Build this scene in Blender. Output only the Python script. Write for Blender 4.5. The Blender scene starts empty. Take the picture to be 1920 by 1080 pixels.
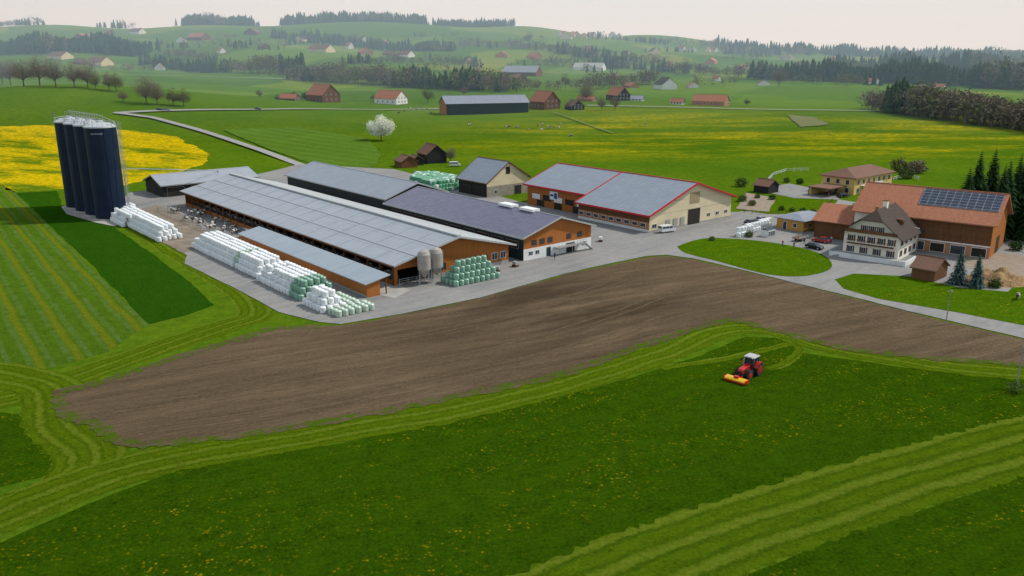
import bpy, bmesh, math, random
import numpy as np
from mathutils import Vector, Matrix
random.seed(7); np.random.seed(7)
R=random.random
def U(a,b): return a+(b-a)*random.random()
# ------------------------------------------------------------------ survey
F=1550.; H=45.; th=math.atan(435/F); c_,s_=math.cos(th),math.sin(th)
def sm(t):
    t=max(0,min(1,t)); return t*t*(3-2*t)
def lerp(k,v):
    if v<=k[0][0]: return k[0][1]
    for (a,p),(b,q) in zip(k,k[1:]):
        if v<=b: return p+(q-p)*sm((v-a)/(b-a))
    return k[-1][1]
def h(X,Y):
    if Y<200: return 0.0
    a=max(-.75,min(.75,X/Y))
    top=lerp([(-.6,130),(-.3,142),(0,140),(.12,108),(.3,70),(.6,52)],a)
    mid=lerp([(-.6,66),(-.2,62),(.15,48),(.35,32),(.6,26)],a)
    z=lerp([(330,0),(620,7),(800,9),(1100,12),(1500,22),(2050,mid),(2800,top),(3600,top*.45+12),(6000,38),(20000,44)],Y)
    z+=18*math.exp(-((X+340)/120)**2-((Y-610)/130)**2)*sm((Y-380)/150)
    m=sm((Y-700)/700)
    z+=m*(7*math.sin(X/170+1.3+Y/900)*math.sin(Y/210+.5)+4*math.sin(X/83+Y/140))
    z+=sm((Y-380)/200)*1.5*math.sin(X/60+Y/110)
    return z
def T(u,v):
    """map reading -> metres on the terrain"""
    s=(v-540)/F; x,y,d=(u-960)/F, c_-s_*s, -(s_+c_*s); t=60
    if d<0:
        tt=-H/d
        if y*tt<330: return (x*tt,y*tt)
    while t<9000:
        if H+d*t<=h(x*t,y*t): return (x*t,y*t)
        t*=1.003
    return (x*9000,y*9000)
# farm grid: W along the gables, L along the barns
ANG=math.radians(39.8); Wx,Wy=math.cos(ANG),math.sin(ANG); Lx,Ly=-Wy,Wx
OAx,OAy=-23.6,159.8
def FR(w,l): return (OAx+w*Wx+l*Lx, OAy+w*Wy+l*Ly)
# ------------------------------------------------------------------ nodes / materials
def newmat(name):
    m=bpy.data.materials.new(name); m.use_nodes=True
    nt=m.node_tree; b=nt.nodes['Principled BSDF']; return m,nt,b
def L(nt,a,b): nt.links.new(a,b)
def mixc(nt,fac,a,b):
    n=nt.nodes.new('ShaderNodeMix'); n.data_type='RGBA'
    for s,v in ((n.inputs[0],fac),(n.inputs[6],a),(n.inputs[7],b)):
        if isinstance(v,bpy.types.NodeSocket): L(nt,v,s)
        elif isinstance(v,(int,float)): s.default_value=v
        else: s.default_value=(*v,1)
    return n.outputs[2]
def noise(nt,vec,scale,detail=4,rough=.55):
    n=nt.nodes.new('ShaderNodeTexNoise'); n.inputs['Scale'].default_value=scale; n.inputs['Detail'].default_value=detail; n.inputs['Roughness'].default_value=rough
    if vec is not None: L(nt,vec,n.inputs['Vector'])
    return n.outputs['Fac']
def rng(nt,v,a,b,c=0,d=1):
    n=nt.nodes.new('ShaderNodeMapRange'); n.inputs[1].default_value=a;n.inputs[2].default_value=b;n.inputs[3].default_value=c;n.inputs[4].default_value=d
    L(nt,v,n.inputs[0]); return n.outputs[0]
def math_(nt,op,a,b=0):
    n=nt.nodes.new('ShaderNodeMath'); n.operation=op
    for s,v in ((n.inputs[0],a),(n.inputs[1],b)):
        if isinstance(v,bpy.types.NodeSocket): L(nt,v,s)
        else: s.default_value=v
    return n.outputs[0]
def pos(nt): return nt.nodes.new('ShaderNodeNewGeometry').outputs['Position']
def uv(nt): return nt.nodes.new('ShaderNodeUVMap').outputs[0]
def mapping(nt,v,scale=(1,1,1),rot=(0,0,0)):
    n=nt.nodes.new('ShaderNodeMapping'); L(nt,v,n.inputs[0]); n.inputs['Scale'].default_value=scale; n.inputs['Rotation'].default_value=rot; return n.outputs[0]
def streak(nt,P,ang,k): return mapping(nt,mapping(nt,P,(1,1,1),(0,0,-ang)),(k,1,1))
def bump(nt,b,hgt,strength=.4,dist=.1):
    n=nt.nodes.new('ShaderNodeBump'); n.inputs['Strength'].default_value=strength; n.inputs['Distance'].default_value=dist
    L(nt,hgt,n.inputs['Height']); L(nt,n.outputs[0],b.inputs['Normal'])
def M(name,c1,c2=None,scale=1.,rough=.8,spec=.3,bmp=0,metal=0):
    m,nt,b=newmat(name)
    if c2 is None: c2=tuple(x*.8 for x in c1)
    f=rng(nt,noise(nt,pos(nt),scale,6,.6),.3,.7)
    L(nt,mixc(nt,f,c1,c2),b.inputs['Base Color'])
    b.inputs['Roughness'].default_value=rough; b.inputs['Specular IOR Level'].default_value=spec; b.inputs['Metallic'].default_value=metal
    if bmp: bump(nt,b,noise(nt,pos(nt),scale*6,4),bmp,.05)
    return m
def swaths(nt,P,V,period,wob=.9,lo=.35,hi=.9,ph=0.):
    """rows of cut grass running along the second uv axis"""
    sx=nt.nodes.new('ShaderNodeSeparateXYZ'); L(nt,V,sx.inputs[0]); u=sx.outputs[0]
    u=math_(nt,'ADD',u,math_(nt,'MULTIPLY',math_(nt,'SUBTRACT',noise(nt,P,.07,3),.5),wob*3))
    u=math_(nt,'ADD',u,math_(nt,'MULTIPLY',math_(nt,'SUBTRACT',noise(nt,P,.9,7,.75),.5),wob*2.6))
    s=math_(nt,'SINE',math_(nt,'ADD',math_(nt,'MULTIPLY',u,2*math.pi/period),ph))
    return rng(nt,s,lo,hi)
def grass(name,ca,cb,stripe=None,flower=0,fcol=(.46,.32,.008),fscale=1.9,period=4.6,wob=.9,sc=(.12,.21,.014),sd=None,softmask=(.45,.6),sang=.5,contrast=1.,sharp=(.35,.9),dk=.42,lt=1.7):
    m,nt,b=newmat(name); P=pos(nt); Q=streak(nt,P,sang,.18)
    n0=rng(nt,noise(nt,P,.028,5,.6),.38,.62); n1=rng(nt,noise(nt,Q,.16,6,.65),.36,.64); n2=rng(nt,noise(nt,Q,1.0,9,.8),.38,.62); n3=rng(nt,noise(nt,P,2.3,8,.8),.4,.62); n4=rng(nt,noise(nt,P,.4,7,.75),.4,.62)
    col=mixc(nt,n1,ca,cb); col=mixc(nt,math_(nt,'MULTIPLY',n0,.5),col,tuple(x*.75 for x in ca))
    col=mixc(nt,math_(nt,'MULTIPLY',n2,.75*contrast),col,tuple(x*dk for x in ca))
    col=mixc(nt,math_(nt,'MULTIPLY',n4,.40*contrast),col,tuple(x*1.5 for x in cb))
    col=mixc(nt,math_(nt,'MULTIPLY',n3,.65*contrast),col,(cb[0]*lt*1.1,cb[1]*lt,cb[2]*lt))
    if stripe:
        V=uv(nt)
        fine=rng(nt,noise(nt,P,1.4,8,.8),.34,.58)
        if sd:
            s2=swaths(nt,P,V,period*.5,wob*.8,.2,.9,1.1); col=mixc(nt,math_(nt,'MULTIPLY',math_(nt,'MULTIPLY',s2,rng(nt,noise(nt,P,.4,6,.75),.38,.6)),.65),col,sd)
        s=math_(nt,'MULTIPLY',swaths(nt,P,V,period,wob,*sharp),fine)
        col=mixc(nt,math_(nt,'MULTIPLY',s,stripe),col,sc)
    if flower:
        v=nt.nodes.new('ShaderNodeTexVoronoi'); v.inputs['Scale'].default_value=fscale; L(nt,P,v.inputs['Vector'])
        d=rng(nt,v.outputs['Distance'],.20,.34,1,0)
        mask=math_(nt,'MULTIPLY',rng(nt,noise(nt,Q,.13,6,.7),*softmask),rng(nt,noise(nt,P,.8,5,.75),.46,.60))
        col=mixc(nt,math_(nt,'MULTIPLY',math_(nt,'MULTIPLY',d,mask),flower),col,fcol)
    L(nt,col,b.inputs['Base Color']); b.inputs['Roughness'].default_value=1.; b.inputs['Specular IOR Level'].default_value=.0
    bump(nt,b,noise(nt,P,1.9,9,.8),1.,.6)
    return m
D1=math.atan2(.48,.877)
m_dark=grass('meadow_grass',(.019,.058,.0015),(.038,.090,.0022),flower=1.,softmask=(.46,.62),sang=D1,lt=1.55)
m_strip=grass('mown_swathes',(.060,.118,.004),(.085,.15,.005),stripe=.62,period=4.0,wob=.8,sc=(.19,.245,.026),sd=(.028,.072,.003),sang=D1,lt=1.4)
m_strip2=grass('mown_swathes_edge',(.066,.125,.004),(.095,.155,.005),stripe=.55,period=2.7,wob=.8,sc=(.19,.245,.026),sd=(.030,.076,.003),sang=D1,contrast=.9,lt=1.4)
m_left=grass('striped_meadow',(.062,.135,.008),(.078,.155,.010),stripe=.75,period=5.4,wob=.45,sc=(.215,.205,.012),sd=(.12,.19,.055),sang=-.93,sharp=(.6,1.0),lt=1.35,contrast=.8)
m_dkg=grass('lush_grass',(.019,.074,.003),(.026,.088,.004),sang=-.93,contrast=.45)
m_lawn=grass('lawn_grass',(.050,.125,.003),(.072,.15,.004),flower=.8,softmask=(.38,.56),contrast=.75,lt=1.4)
m_hay=grass('mown_hay_pasture',(.072,.155,.014),(.09,.175,.018),stripe=.5,period=9,wob=.4,sc=(.14,.215,.045),sang=.9,contrast=.6,lt=1.3)
m,nt,b=newmat('dandelion_field'); P=pos(nt); Q=streak(nt,P,-.5,.4)
f=math_(nt,'MULTIPLY',rng(nt,noise(nt,Q,.05,8,.72),.40,.54),rng(nt,noise(nt,P,.5,9,.85),.38,.56))
L(nt,mixc(nt,f,(.075,.135,.005),(.60,.40,.004)),b.inputs['Base Color']); b.inputs['Roughness'].default_value=1.; b.inputs['Specular IOR Level'].default_value=0; m_yel=m
# soil
def soilmat(name,edge=False):
    m,nt,b=newmat(name); P=pos(nt); Q=streak(nt,P,math.radians(27),.09)
    n1=rng(nt,noise(nt,Q,.35,8,.7),.38,.60); n2=rng(nt,noise(nt,Q,2.2,9,.8),.38,.64); n3=rng(nt,noise(nt,P,1.6,9,.85),.40,.62); n0=rng(nt,noise(nt,P,.03,4),.4,.6)
    col=mixc(nt,n1,(.082,.057,.034),(.185,.132,.083)); col=mixc(nt,math_(nt,'MULTIPLY',n2,.6),col,(.055,.038,.024)); col=mixc(nt,math_(nt,'MULTIPLY',n3,.5),col,(.225,.165,.108)); col=mixc(nt,math_(nt,'MULTIPLY',n0,.3),col,(.085,.058,.034))
    dd=nt.nodes.new('ShaderNodeVectorMath'); dd.operation='DISTANCE'; L(nt,P,dd.inputs[0]); dd.inputs[1].default_value=(10,148,0)
    dk=math_(nt,'MULTIPLY',rng(nt,dd.outputs['Value'],8,40,1,0),rng(nt,noise(nt,streak(nt,P,ANG,.3),.11,8,.65),.42,.58))
    col=mixc(nt,math_(nt,'MULTIPLY',dk,.72),col,(.042,.031,.021))
    if edge: col=mixc(nt,rng(nt,noise(nt,P,.5,9,.8),.44,.56),col,(.065,.125,.006))
    L(nt,col,b.inputs['Base Color']); b.inputs['Roughness'].default_value=1.; b.inputs['Specular IOR Level'].default_value=.0
    bump(nt,b,noise(nt,Q,3,9,.8),1.,.45); return m
m_soil=soilmat('ploughed_soil'); m_soile=soilmat('soil_grass_edge',True)
m_track=M('wheel_tracks_soil',(.13,.092,.058),(.07,.05,.032),.9,1.,0)
# yard
m,nt,b=newmat('yard_asphalt'); P=pos(nt)
n1=rng(nt,noise(nt,P,.06,6,.6),.35,.65); n2=rng(nt,noise(nt,P,.7,8,.75),.35,.7); n3=rng(nt,noise(nt,streak(nt,P,ANG+.1,.1),.5,6,.7),.4,.62)
col=mixc(nt,n1,(.175,.18,.185),(.255,.25,.245)); col=mixc(nt,math_(nt,'MULTIPLY',n2,.5),col,(.105,.103,.10)); col=mixc(nt,math_(nt,'MULTIPLY',n3,.4),col,(.30,.285,.26))
L(nt,col,b.inputs['Base Color']); b.inputs['Roughness'].default_value=.85; b.inputs['Specular IOR Level'].default_value=.2; m_yard=m
m_road=M('road_asphalt',(.24,.24,.235),(.30,.295,.28),.3,.85)
m_pale=M('pale_concrete',(.36,.35,.33),(.26,.25,.23),.4,.9)
m_mud=M('muddy_concrete',(.24,.20,.155),(.13,.105,.08),.3,.9)
m_gravel=M('gravel',(.2,.15,.11),(.28,.23,.18),.8,.95)
m_bare=M('bare_pasture',(.14,.12,.045),(.09,.13,.03),.15,.95)
m_path=M('trodden_path',(.13,.16,.045),(.1,.15,.03),.15,.95)
# terrain
m,nt,b=newmat('pasture_terrain'); P=pos(nt)
PW=nt.nodes.new('ShaderNodeVectorMath'); PW.operation='ADD'; L(nt,P,PW.inputs[0])
nz=nt.nodes.new('ShaderNodeTexNoise'); nz.inputs['Scale'].default_value=.006; L(nt,P,nz.inputs['Vector']); sc_=nt.nodes.new('ShaderNodeVectorMath'); sc_.operation='SCALE'; sc_.inputs['Scale'].default_value=120; L(nt,nz.outputs['Color'],sc_.inputs[0]); L(nt,sc_.outputs[0],PW.inputs[1])
v1=nt.nodes.new('ShaderNodeTexVoronoi'); v1.inputs['Scale'].default_value=1/170; L(nt,mapping(nt,PW.outputs[0],(1,.7,0),(0,0,.5)),v1.inputs['Vector'])
sp=nt.nodes.new('ShaderNodeSeparateColor'); L(nt,v1.outputs['Color'],sp.inputs[0])
cr=nt.nodes.new('ShaderNodeValToRGB'); L(nt,sp.outputs[0],cr.inputs[0]); cr.color_ramp.interpolation='CONSTANT'
el=cr.color_ramp.elements; el[0].position=0; el[0].color=(.055,.13,.008,1); el[1].position=.18; el[1].color=(.09,.17,.010,1)
for p,c in ((.38,(.065,.145,.014)),(.54,(.14,.20,.014)),(.66,(.036,.105,.008)),(.80,(.11,.19,.03)),(.93,(.19,.205,.02))):
    e=el.new(p); e.color=(*c,1)
n2=rng(nt,noise(nt,P,.012,7,.65),.35,.65)
far=mixc(nt,math_(nt,'MULTIPLY',n2,.45),cr.outputs[0],(.045,.115,.008))
far=mixc(nt,math_(nt,'MULTIPLY',rng(nt,noise(nt,P,.08,8,.8),.4,.66),.45),far,(.15,.20,.014))
near=mixc(nt,rng(nt,noise(nt,P,.018,6,.6),.38,.62),(.045,.115,.004),(.085,.15,.006))
near=mixc(nt,math_(nt,'MULTIPLY',rng(nt,noise(nt,P,.8,8,.8),.38,.64),.55),near,(.135,.19,.012))
near=mixc(nt,math_(nt,'MULTIPLY',rng(nt,noise(nt,P,.35,8,.8),.42,.62),.55),near,(.026,.075,.003))
sx=nt.nodes.new('ShaderNodeSeparateXYZ'); L(nt,P,sx.inputs[0])
col=mixc(nt,rng(nt,sx.outputs[1],520,700),near,far)
dy=math_(nt,'MULTIPLY',rng(nt,sx.outputs[1],360,400),rng(nt,sx.outputs[1],480,680,1,0))
dy=math_(nt,'MULTIPLY',dy,rng(nt,sx.outputs[0],-60,40))
fy=math_(nt,'MULTIPLY',rng(nt,noise(nt,mapping(nt,P,(.5,1.8,1)),.014,8,.72),.46,.60),rng(nt,noise(nt,P,.3,8,.8),.38,.6))
col=mixc(nt,math_(nt,'MULTIPLY',math_(nt,'MULTIPLY',fy,dy),.9),col,(.42,.33,.006))
L(nt,col,b.inputs['Base Color']); b.inputs['Roughness'].default_value=1.; b.inputs['Specular IOR Level'].default_value=.0
bump(nt,b,noise(nt,P,1.6,8,.75),.8,.4); m_terr=m
# building materials
def uvmat(name,kind,c1,c2,c3,rough=.5,spec=.4,px=1.,py=1.,metal=0,mort=.05,bs=0.2,dirt=.45):
    m,nt,b=newmat(name); V=uv(nt)
    w=nt.nodes.new('ShaderNodeTexBrick'); w.offset=.37 if kind=='boards' else 0; w.inputs['Scale'].default_value=1; w.inputs['Brick Width'].default_value=px; w.inputs['Row Height'].default_value=py; w.inputs['Mortar Size'].default_value=mort
    w.inputs['Mortar Smooth'].default_value=.1
    w.inputs['Color1'].default_value=(*c1,1); w.inputs['Color2'].default_value=(*c2,1); w.inputs['Mortar'].default_value=(*c3,1)
    L(nt,V,w.inputs['Vector'])
    f=rng(nt,noise(nt,pos(nt),.3,8,.7),.35,.7); f2=rng(nt,noise(nt,mapping(nt,V,(1.2,.08,1)),1.2,5,.7),.4,.65)
    c=mixc(nt,math_(nt,'MULTIPLY',f,dirt),w.outputs['Color'],tuple(x*.6 for x in c2)); c=mixc(nt,math_(nt,'MULTIPLY',f2,dirt*.6),c,tuple(min(1,x*1.35) for x in c1))
    L(nt,c,b.inputs['Base Color'])
    b.inputs['Roughness'].default_value=rough; b.inputs['Specular IOR Level'].default_value=spec; b.inputs['Metallic'].default_value=metal
    if bs: bump(nt,b,w.outputs['Fac'],bs,-.03)
    return m
r_grey=uvmat('roof_grey_panels','p',(.275,.305,.345),(.31,.34,.38),(.16,.18,.21),.38,.5,1.05,5.3,mort=.07)
r_lite=uvmat('roof_light_sheet','p',(.36,.38,.39),(.41,.43,.43),(.25,.27,.28),.45,.5,1.0,30,mort=.05)
r_shed=uvmat('roof_shed_sheet','p',(.24,.29,.34),(.28,.33,.38),(.15,.19,.22),.4,.5,1.0,30,mort=.06)
r_pur=uvmat('solar_roof_purple','p',(.09,.085,.145),(.13,.115,.18),(.04,.04,.07),.25,.6,1.65,1.0,mort=.05)
r_solar=uvmat('solar_roof_grey','p',(.20,.23,.28),(.24,.27,.32),(.12,.14,.18),.3,.6,1.65,1.0,mort=.06)
r_dksol=uvmat('solar_panels_dark','p',(.012,.02,.045),(.02,.03,.06),(.25,.27,.30),.15,.6,1.7,1.05,mort=.07)
r_tile=uvmat('roof_red_tiles','boards',(.33,.125,.07),(.43,.19,.11),(.19,.07,.045),.85,.2,.4,.35,mort=.03)
r_dtile=uvmat('roof_dark_tiles','boards',(.05,.036,.031),(.075,.056,.048),(.025,.02,.018),.85,.2,.5,.35,mort=.03)
r_btile=uvmat('roof_brown_tiles','boards',(.16,.085,.06),(.21,.115,.08),(.09,.05,.038),.85,.2,.5,.35,mort=.03)
w_wood=uvmat('orange_board_wall','boards',(.33,.105,.018),(.42,.15,.028),(.14,.045,.010),.7,.3,.22,6,mort=.02)
w_dkwood=uvmat('brown_board_wall','boards',(.13,.062,.028),(.18,.085,.038),(.06,.028,.014),.8,.2,.25,5,mort=.03)
w_blk=uvmat('dark_board_wall','boards',(.02,.022,.024),(.03,.031,.03),(.01,.01,.01),.8,.2,.25,5,mort=.03)
w_navy=uvmat('dark_green_sheet_wall','p',(.010,.028,.034),(.015,.036,.042),(.006,.013,.017),.6,.3,.5,20,mort=.04)
w_cream=M('cream_render',(.66,.57,.38),(.55,.47,.32),.25,.9)
w_ivory=M('ivory_render',(.82,.78,.68),(.72,.67,.56),.25,.9)
w_white=M('white_render',(.72,.73,.72),(.58,.59,.59),.3,.9)
w_yel=M('yellow_render',(.66,.47,.17),(.57,.4,.15),.3,.9)
w_stone=M('rubble_stone',(.33,.30,.25),(.2,.18,.15),1.2,.95,bmp=.5)
w_brick=uvmat('orange_brick_wall','boards',(.40,.17,.085),(.45,.2,.1),(.3,.2,.14),.85,.2,.6,.25,mort=.03)
w_conc=M('concrete_base',(.34,.34,.33),(.26,.26,.25),.5,.9)
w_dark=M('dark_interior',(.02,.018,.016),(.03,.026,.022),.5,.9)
m_glass,nt,b=newmat('window_glass'); b.inputs['Base Color'].default_value=(.03,.04,.05,1); b.inputs['Roughness'].default_value=.08; b.inputs['Specular IOR Level'].default_value=.5
m_white=M('white_paint',(.75,.76,.76),(.65,.66,.66),2,.5)
m_red=M('red_trim',(.48,.025,.03),(.4,.02,.025),1,.5)
m_redp=M('red_tractor_paint',(.50,.012,.012),(.40,.010,.010),2,.3,.5)
m_yelp=M('yellow_implement_paint',(.72,.40,.01),(.55,.30,.01),2,.4,.4)
m_steel=M('galvanised_steel',(.42,.44,.45),(.33,.35,.36),1.5,.4,.5,metal=.6)
m_tank=M('feed_tank_plastic',(.36,.33,.30),(.26,.24,.22),1.,.6)
m_black=M('black_rubber',(.018,.018,.018),(.03,.028,.026),3,.85)
m,nt,b=newmat('dark_blue_enamel'); V=uv(nt)
w=nt.nodes.new('ShaderNodeTexBrick'); w.offset=.5; w.inputs['Scale'].default_value=1; w.inputs['Brick Width'].default_value=2.6; w.inputs['Row Height'].default_value=1.42; w.inputs['Mortar Size'].default_value=.05
w.inputs['Color1'].default_value=(.005,.013,.032,1); w.inputs['Color2'].default_value=(.008,.018,.042,1); w.inputs['Mortar'].default_value=(.012,.022,.04,1); L(nt,V,w.inputs['Vector'])
L(nt,w.outputs[0],b.inputs['Base Color']); b.inputs['Roughness'].default_value=.5; b.inputs['Specular IOR Level'].default_value=.14; bump(nt,b,w.outputs['Fac'],.3,-.03); m_navys=m
def wrap(name,c1,c2): return M(name,c1,c2,1.1,.38,.5)
m_bw=wrap('white_bale_wrap',(.78,.80,.81),(.56,.59,.61)); m_bg=wrap('green_bale_wrap',(.22,.38,.29),(.13,.26,.19)); m_bg2=wrap('pale_green_bale_wrap',(.42,.52,.43),(.32,.42,.34)); m_bg3=wrap('bright_green_bale_wrap',(.12,.38,.22),(.08,.28,.16))
m_bark=M('bark',(.10,.075,.055),(.06,.045,.035),3,.95)
def leafm(name,c1,c2,c3,scale=.5):
    m,nt,b=newmat(name); P=pos(nt)
    col=mixc(nt,rng(nt,noise(nt,P,scale,4,.6),.35,.65),c1,c2); col=mixc(nt,rng(nt,noise(nt,P,.04,3,.5),.42,.62),col,c3)
    L(nt,col,b.inputs['Base Color']); b.inputs['Roughness'].default_value=.95; b.inputs['Specular IOR Level'].default_value=.05; return m
l_con=leafm('conifer_foliage',(.012,.034,.010),(.024,.055,.015),(.018,.042,.016))
l_blue=leafm('blue_spruce_foliage',(.04,.075,.065),(.065,.105,.095),(.05,.09,.08))
l_bud=leafm('budding_foliage',(.10,.12,.035),(.16,.19,.05),(.12,.11,.055),.15)
l_grn=leafm('spring_foliage',(.07,.12,.025),(.10,.16,.035),(.08,.10,.04))
l_bare=leafm('bare_twigs',(.15,.12,.09),(.20,.165,.125),(.17,.135,.105))
l_blos=leafm('blossom',(.85,.85,.78),(.70,.71,.60),(.80,.81,.70),.8)
l_hedge=leafm('hedge_foliage',(.03,.07,.015),(.05,.10,.02),(.04,.08,.02),1.5)
# ------------------------------------------------------------------ mesh builder
COL=bpy.context.scene.collection
def link(name,data,parent=None,loc=None,rz=0):
    o=bpy.data.objects.new(name,data); COL.objects.link(o)
    if parent: o.parent=parent
    if loc: o.location=loc
    if rz: o.rotation_euler[2]=rz
    return o
def empty(name,x,y,z=0,rz=0):
    o=bpy.data.objects.new(name,None); COL.objects.link(o); o.location=(x,y,z); o.rotation_euler[2]=rz; o.empty_display_size=.5; return o
class MB:
    def __init__(s): s.v=[];s.f=[];s.m=[];s.uv=[];s.ms=[];s.smooth=[]
    def mi(s,m):
        if m not in s.ms: s.ms.append(m)
        return s.ms.index(m)
    def poly(s,pts,m,sm_=False):
        pts=[Vector(p) for p in pts]; n=Vector((0,0,0))
        for i in range(len(pts)): n+=pts[i].cross(pts[(i+1)%len(pts)])
        n=n.normalized() if n.length>1e-9 else Vector((0,0,1))
        t=Vector((0,0,1)).cross(n)
        t=t.normalized() if t.length>.05 else Vector((1,0,0))
        bb=n.cross(t); k=len(s.v); s.v+=[tuple(p) for p in pts]; s.f.append(tuple(range(k,k+len(pts)))); s.m.append(s.mi(m)); s.smooth.append(sm_)
        s.uv+=[(p.dot(t),p.dot(bb)) for p in pts]
    def hexa(s,a,b,m,mt=None):
        s.poly(a[::-1],m); s.poly(b,mt or m)
        for i in range(4):
            j=(i+1)%4; s.poly([a[i],a[j],b[j],b[i]],m)
    def box(s,x0,x1,y0,y1,z0,z1,m,mt=None):
        s.hexa([(x0,y0,z0),(x1,y0,z0),(x1,y1,z0),(x0,y1,z0)],[(x0,y0,z1),(x1,y0,z1),(x1,y1,z1),(x0,y1,z1)],m,mt)
    def slab(s,top,th_,m,me=None):
        bot=[(p[0],p[1],p[2]-th_) for p in top]; n=len(top)
        s.poly(top,m); s.poly(bot[::-1],me or m)
        for i in range(n):
            j=(i+1)%n; s.poly([bot[i],bot[j],top[j],top[i]],me or m)
    def tube(s,p,q,r0,r1,n,m,cap=True,sm_=True):
        p=Vector(p);q=Vector(q);d=(q-p).normalized(); a=d.orthogonal().normalized(); b=d.cross(a)
        A=[p+(a*math.cos(2*math.pi*i/n)+b*math.sin(2*math.pi*i/n))*r0 for i in range(n)]
        B=[q+(a*math.cos(2*math.pi*i/n)+b*math.sin(2*math.pi*i/n))*r1 for i in range(n)]
        for i in range(n):
            j=(i+1)%n; s.poly([A[i],A[j],B[j],B[i]],m,sm_)
        if cap: s.poly(A[::-1],m); s.poly(B,m)
    def prism(s,prof,y0,y1,m):
        A=[(x,y0,z) for x,z in prof]; B=[(x,y1,z) for x,z in prof]; n=len(prof)
        s.poly(A,m); s.poly(B[::-1],m)
        for i in range(n):
            j=(i+1)%n; s.poly([A[j],A[i],B[i],B[j]],m)
    def revolve(s,x,y,prof,n,m,sm_=True,uvr=None):
        for (r0,z0),(r1,z1) in zip(prof,prof[1:]):
            for i in range(n):
                a0=2*math.pi*i/n;a1=2*math.pi*(i+1)/n
                pts=[(x+r0*math.cos(a0),y+r0*math.sin(a0),z0),(x+r0*math.cos(a1),y+r0*math.sin(a1),z0),(x+r1*math.cos(a1),y+r1*math.sin(a1),z1),(x+r1*math.cos(a0),y+r1*math.sin(a0),z1)]
                if r1<1e-4: pts=pts[:3]
                elif r0<1e-4: pts=[pts[0],pts[2],pts[3]]
                s.poly(pts,m,sm_)
                if uvr:
                    k=len(pts)
                    full=[(a0*uvr,z0),(a1*uvr,z0),(a1*uvr,z1),(a0*uvr,z1)]
                    s.uv[-k:]=full[:k]
    def build(s,name,parent=None,loc=None,rz=0,weld=False,bevel=0):
        me=bpy.data.meshes.new(name); me.from_pydata(s.v,[],s.f)
        for m in s.ms: me.materials.append(m)
        me.polygons.foreach_set('material_index',s.m); me.polygons.foreach_set('use_smooth',s.smooth)
        ul=me.uv_layers.new(name='UVMap'); ul.data.foreach_set('uv',[c for p in s.uv for c in p])
        if weld or bevel:
            bm=bmesh.new(); bm.from_mesh(me); bmesh.ops.remove_doubles(bm,verts=bm.verts,dist=1e-4); bm.to_mesh(me); bm.free()
        me.update(); o=link(name,me,parent,loc,rz)
        if bevel:
            md=o.modifiers.new('b','BEVEL'); md.width=bevel; md.segments=2; md.limit_method='ANGLE'
        return o
# ------------------------------------------------------------------ terrain
xs=sorted(set(list(range(-700,701,14))+list(range(-2600,2601,50))+list(range(-16000,16001,800))))
ys=sorted(set(list(range(-300,330,30))+list(range(330,1000,12))+list(range(1000,3700,28))+list(range(3700,8000,300))+list(range(8000,26001,1500))))
vs=[(x,y,h(x,y)) for y in ys for x in xs]; nx=len(xs)
fs=[(j*nx+i,j*nx+i+1,(j+1)*nx+i+1,(j+1)*nx+i) for j in range(len(ys)-1) for i in range(nx-1)]
me=bpy.data.meshes.new('ground_terrain'); me.from_pydata(vs,[],fs); me.materials.append(m_terr); me.polygons.foreach_set('use_smooth',[True]*len(fs)); link('ground_terrain',me)
def drape(name,pts,mat,layer=1,ang=0,step=12,px=True,jit=0):
    W=[T(*p) for p in pts] if px else list(pts)
    if jit:
        out=[]; dr=[0,0]
        for i,p in enumerate(W):
            q=W[(i+1)%len(W)]; d=math.hypot(q[0]-p[0],q[1]-p[1]); n=max(1,int(d/2.5))
            for k in range(n):
                t=k/n; dr=[dr[0]*.6+U(-jit,jit)*.6,dr[1]*.6+U(-jit,jit)*.6]; out.append((p[0]+(q[0]-p[0])*t+dr[0],p[1]+(q[1]-p[1])*t+dr[1]))
        W=out
    bm=bmesh.new(); bv=[bm.verts.new((x,y,0)) for x,y in W]; f=bm.faces.new(bv)
    bmesh.ops.triangulate(bm,faces=bm.faces[:])
    mx=max(p[1] for p in W)
    if mx>325:
        x0=min(p[0] for p in W);x1=max(p[0] for p in W);y0=max(320,min(p[1] for p in W))
        y=y0
        while y<mx:
            bmesh.ops.bisect_plane(bm,geom=bm.verts[:]+bm.edges[:]+bm.faces[:],plane_co=(0,y,0),plane_no=(0,1,0)); y+=step
        x=x0+step
        while x<x1:
            bmesh.ops.bisect_plane(bm,geom=bm.verts[:]+bm.edges[:]+bm.faces[:],plane_co=(x,0,0),plane_no=(1,0,0)); x+=step
    for v in bm.verts:
        X,Y=v.co.x,v.co.y; v.co.z=h(X,Y)+.012*layer+.25*sm((Y-325)/80)*(1+.3*layer)+(.8 if Y>1000 else 0)
    ul=bm.loops.layers.uv.new('UVMap'); ca,sa=math.cos(ang),math.sin(ang)
    bm.normal_update()
    for f in bm.faces:
        if f.normal.z<0: f.normal_flip()
        for l in f.loops:
            X,Y=l.vert.co.x,l.vert.co.y; l[ul].uv=(X*ca+Y*sa,-X*sa+Y*ca)
    me=bpy.data.meshes.new(name); bm.to_mesh(me); bm.free(); me.materials.append(mat); return link(name,me)
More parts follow.
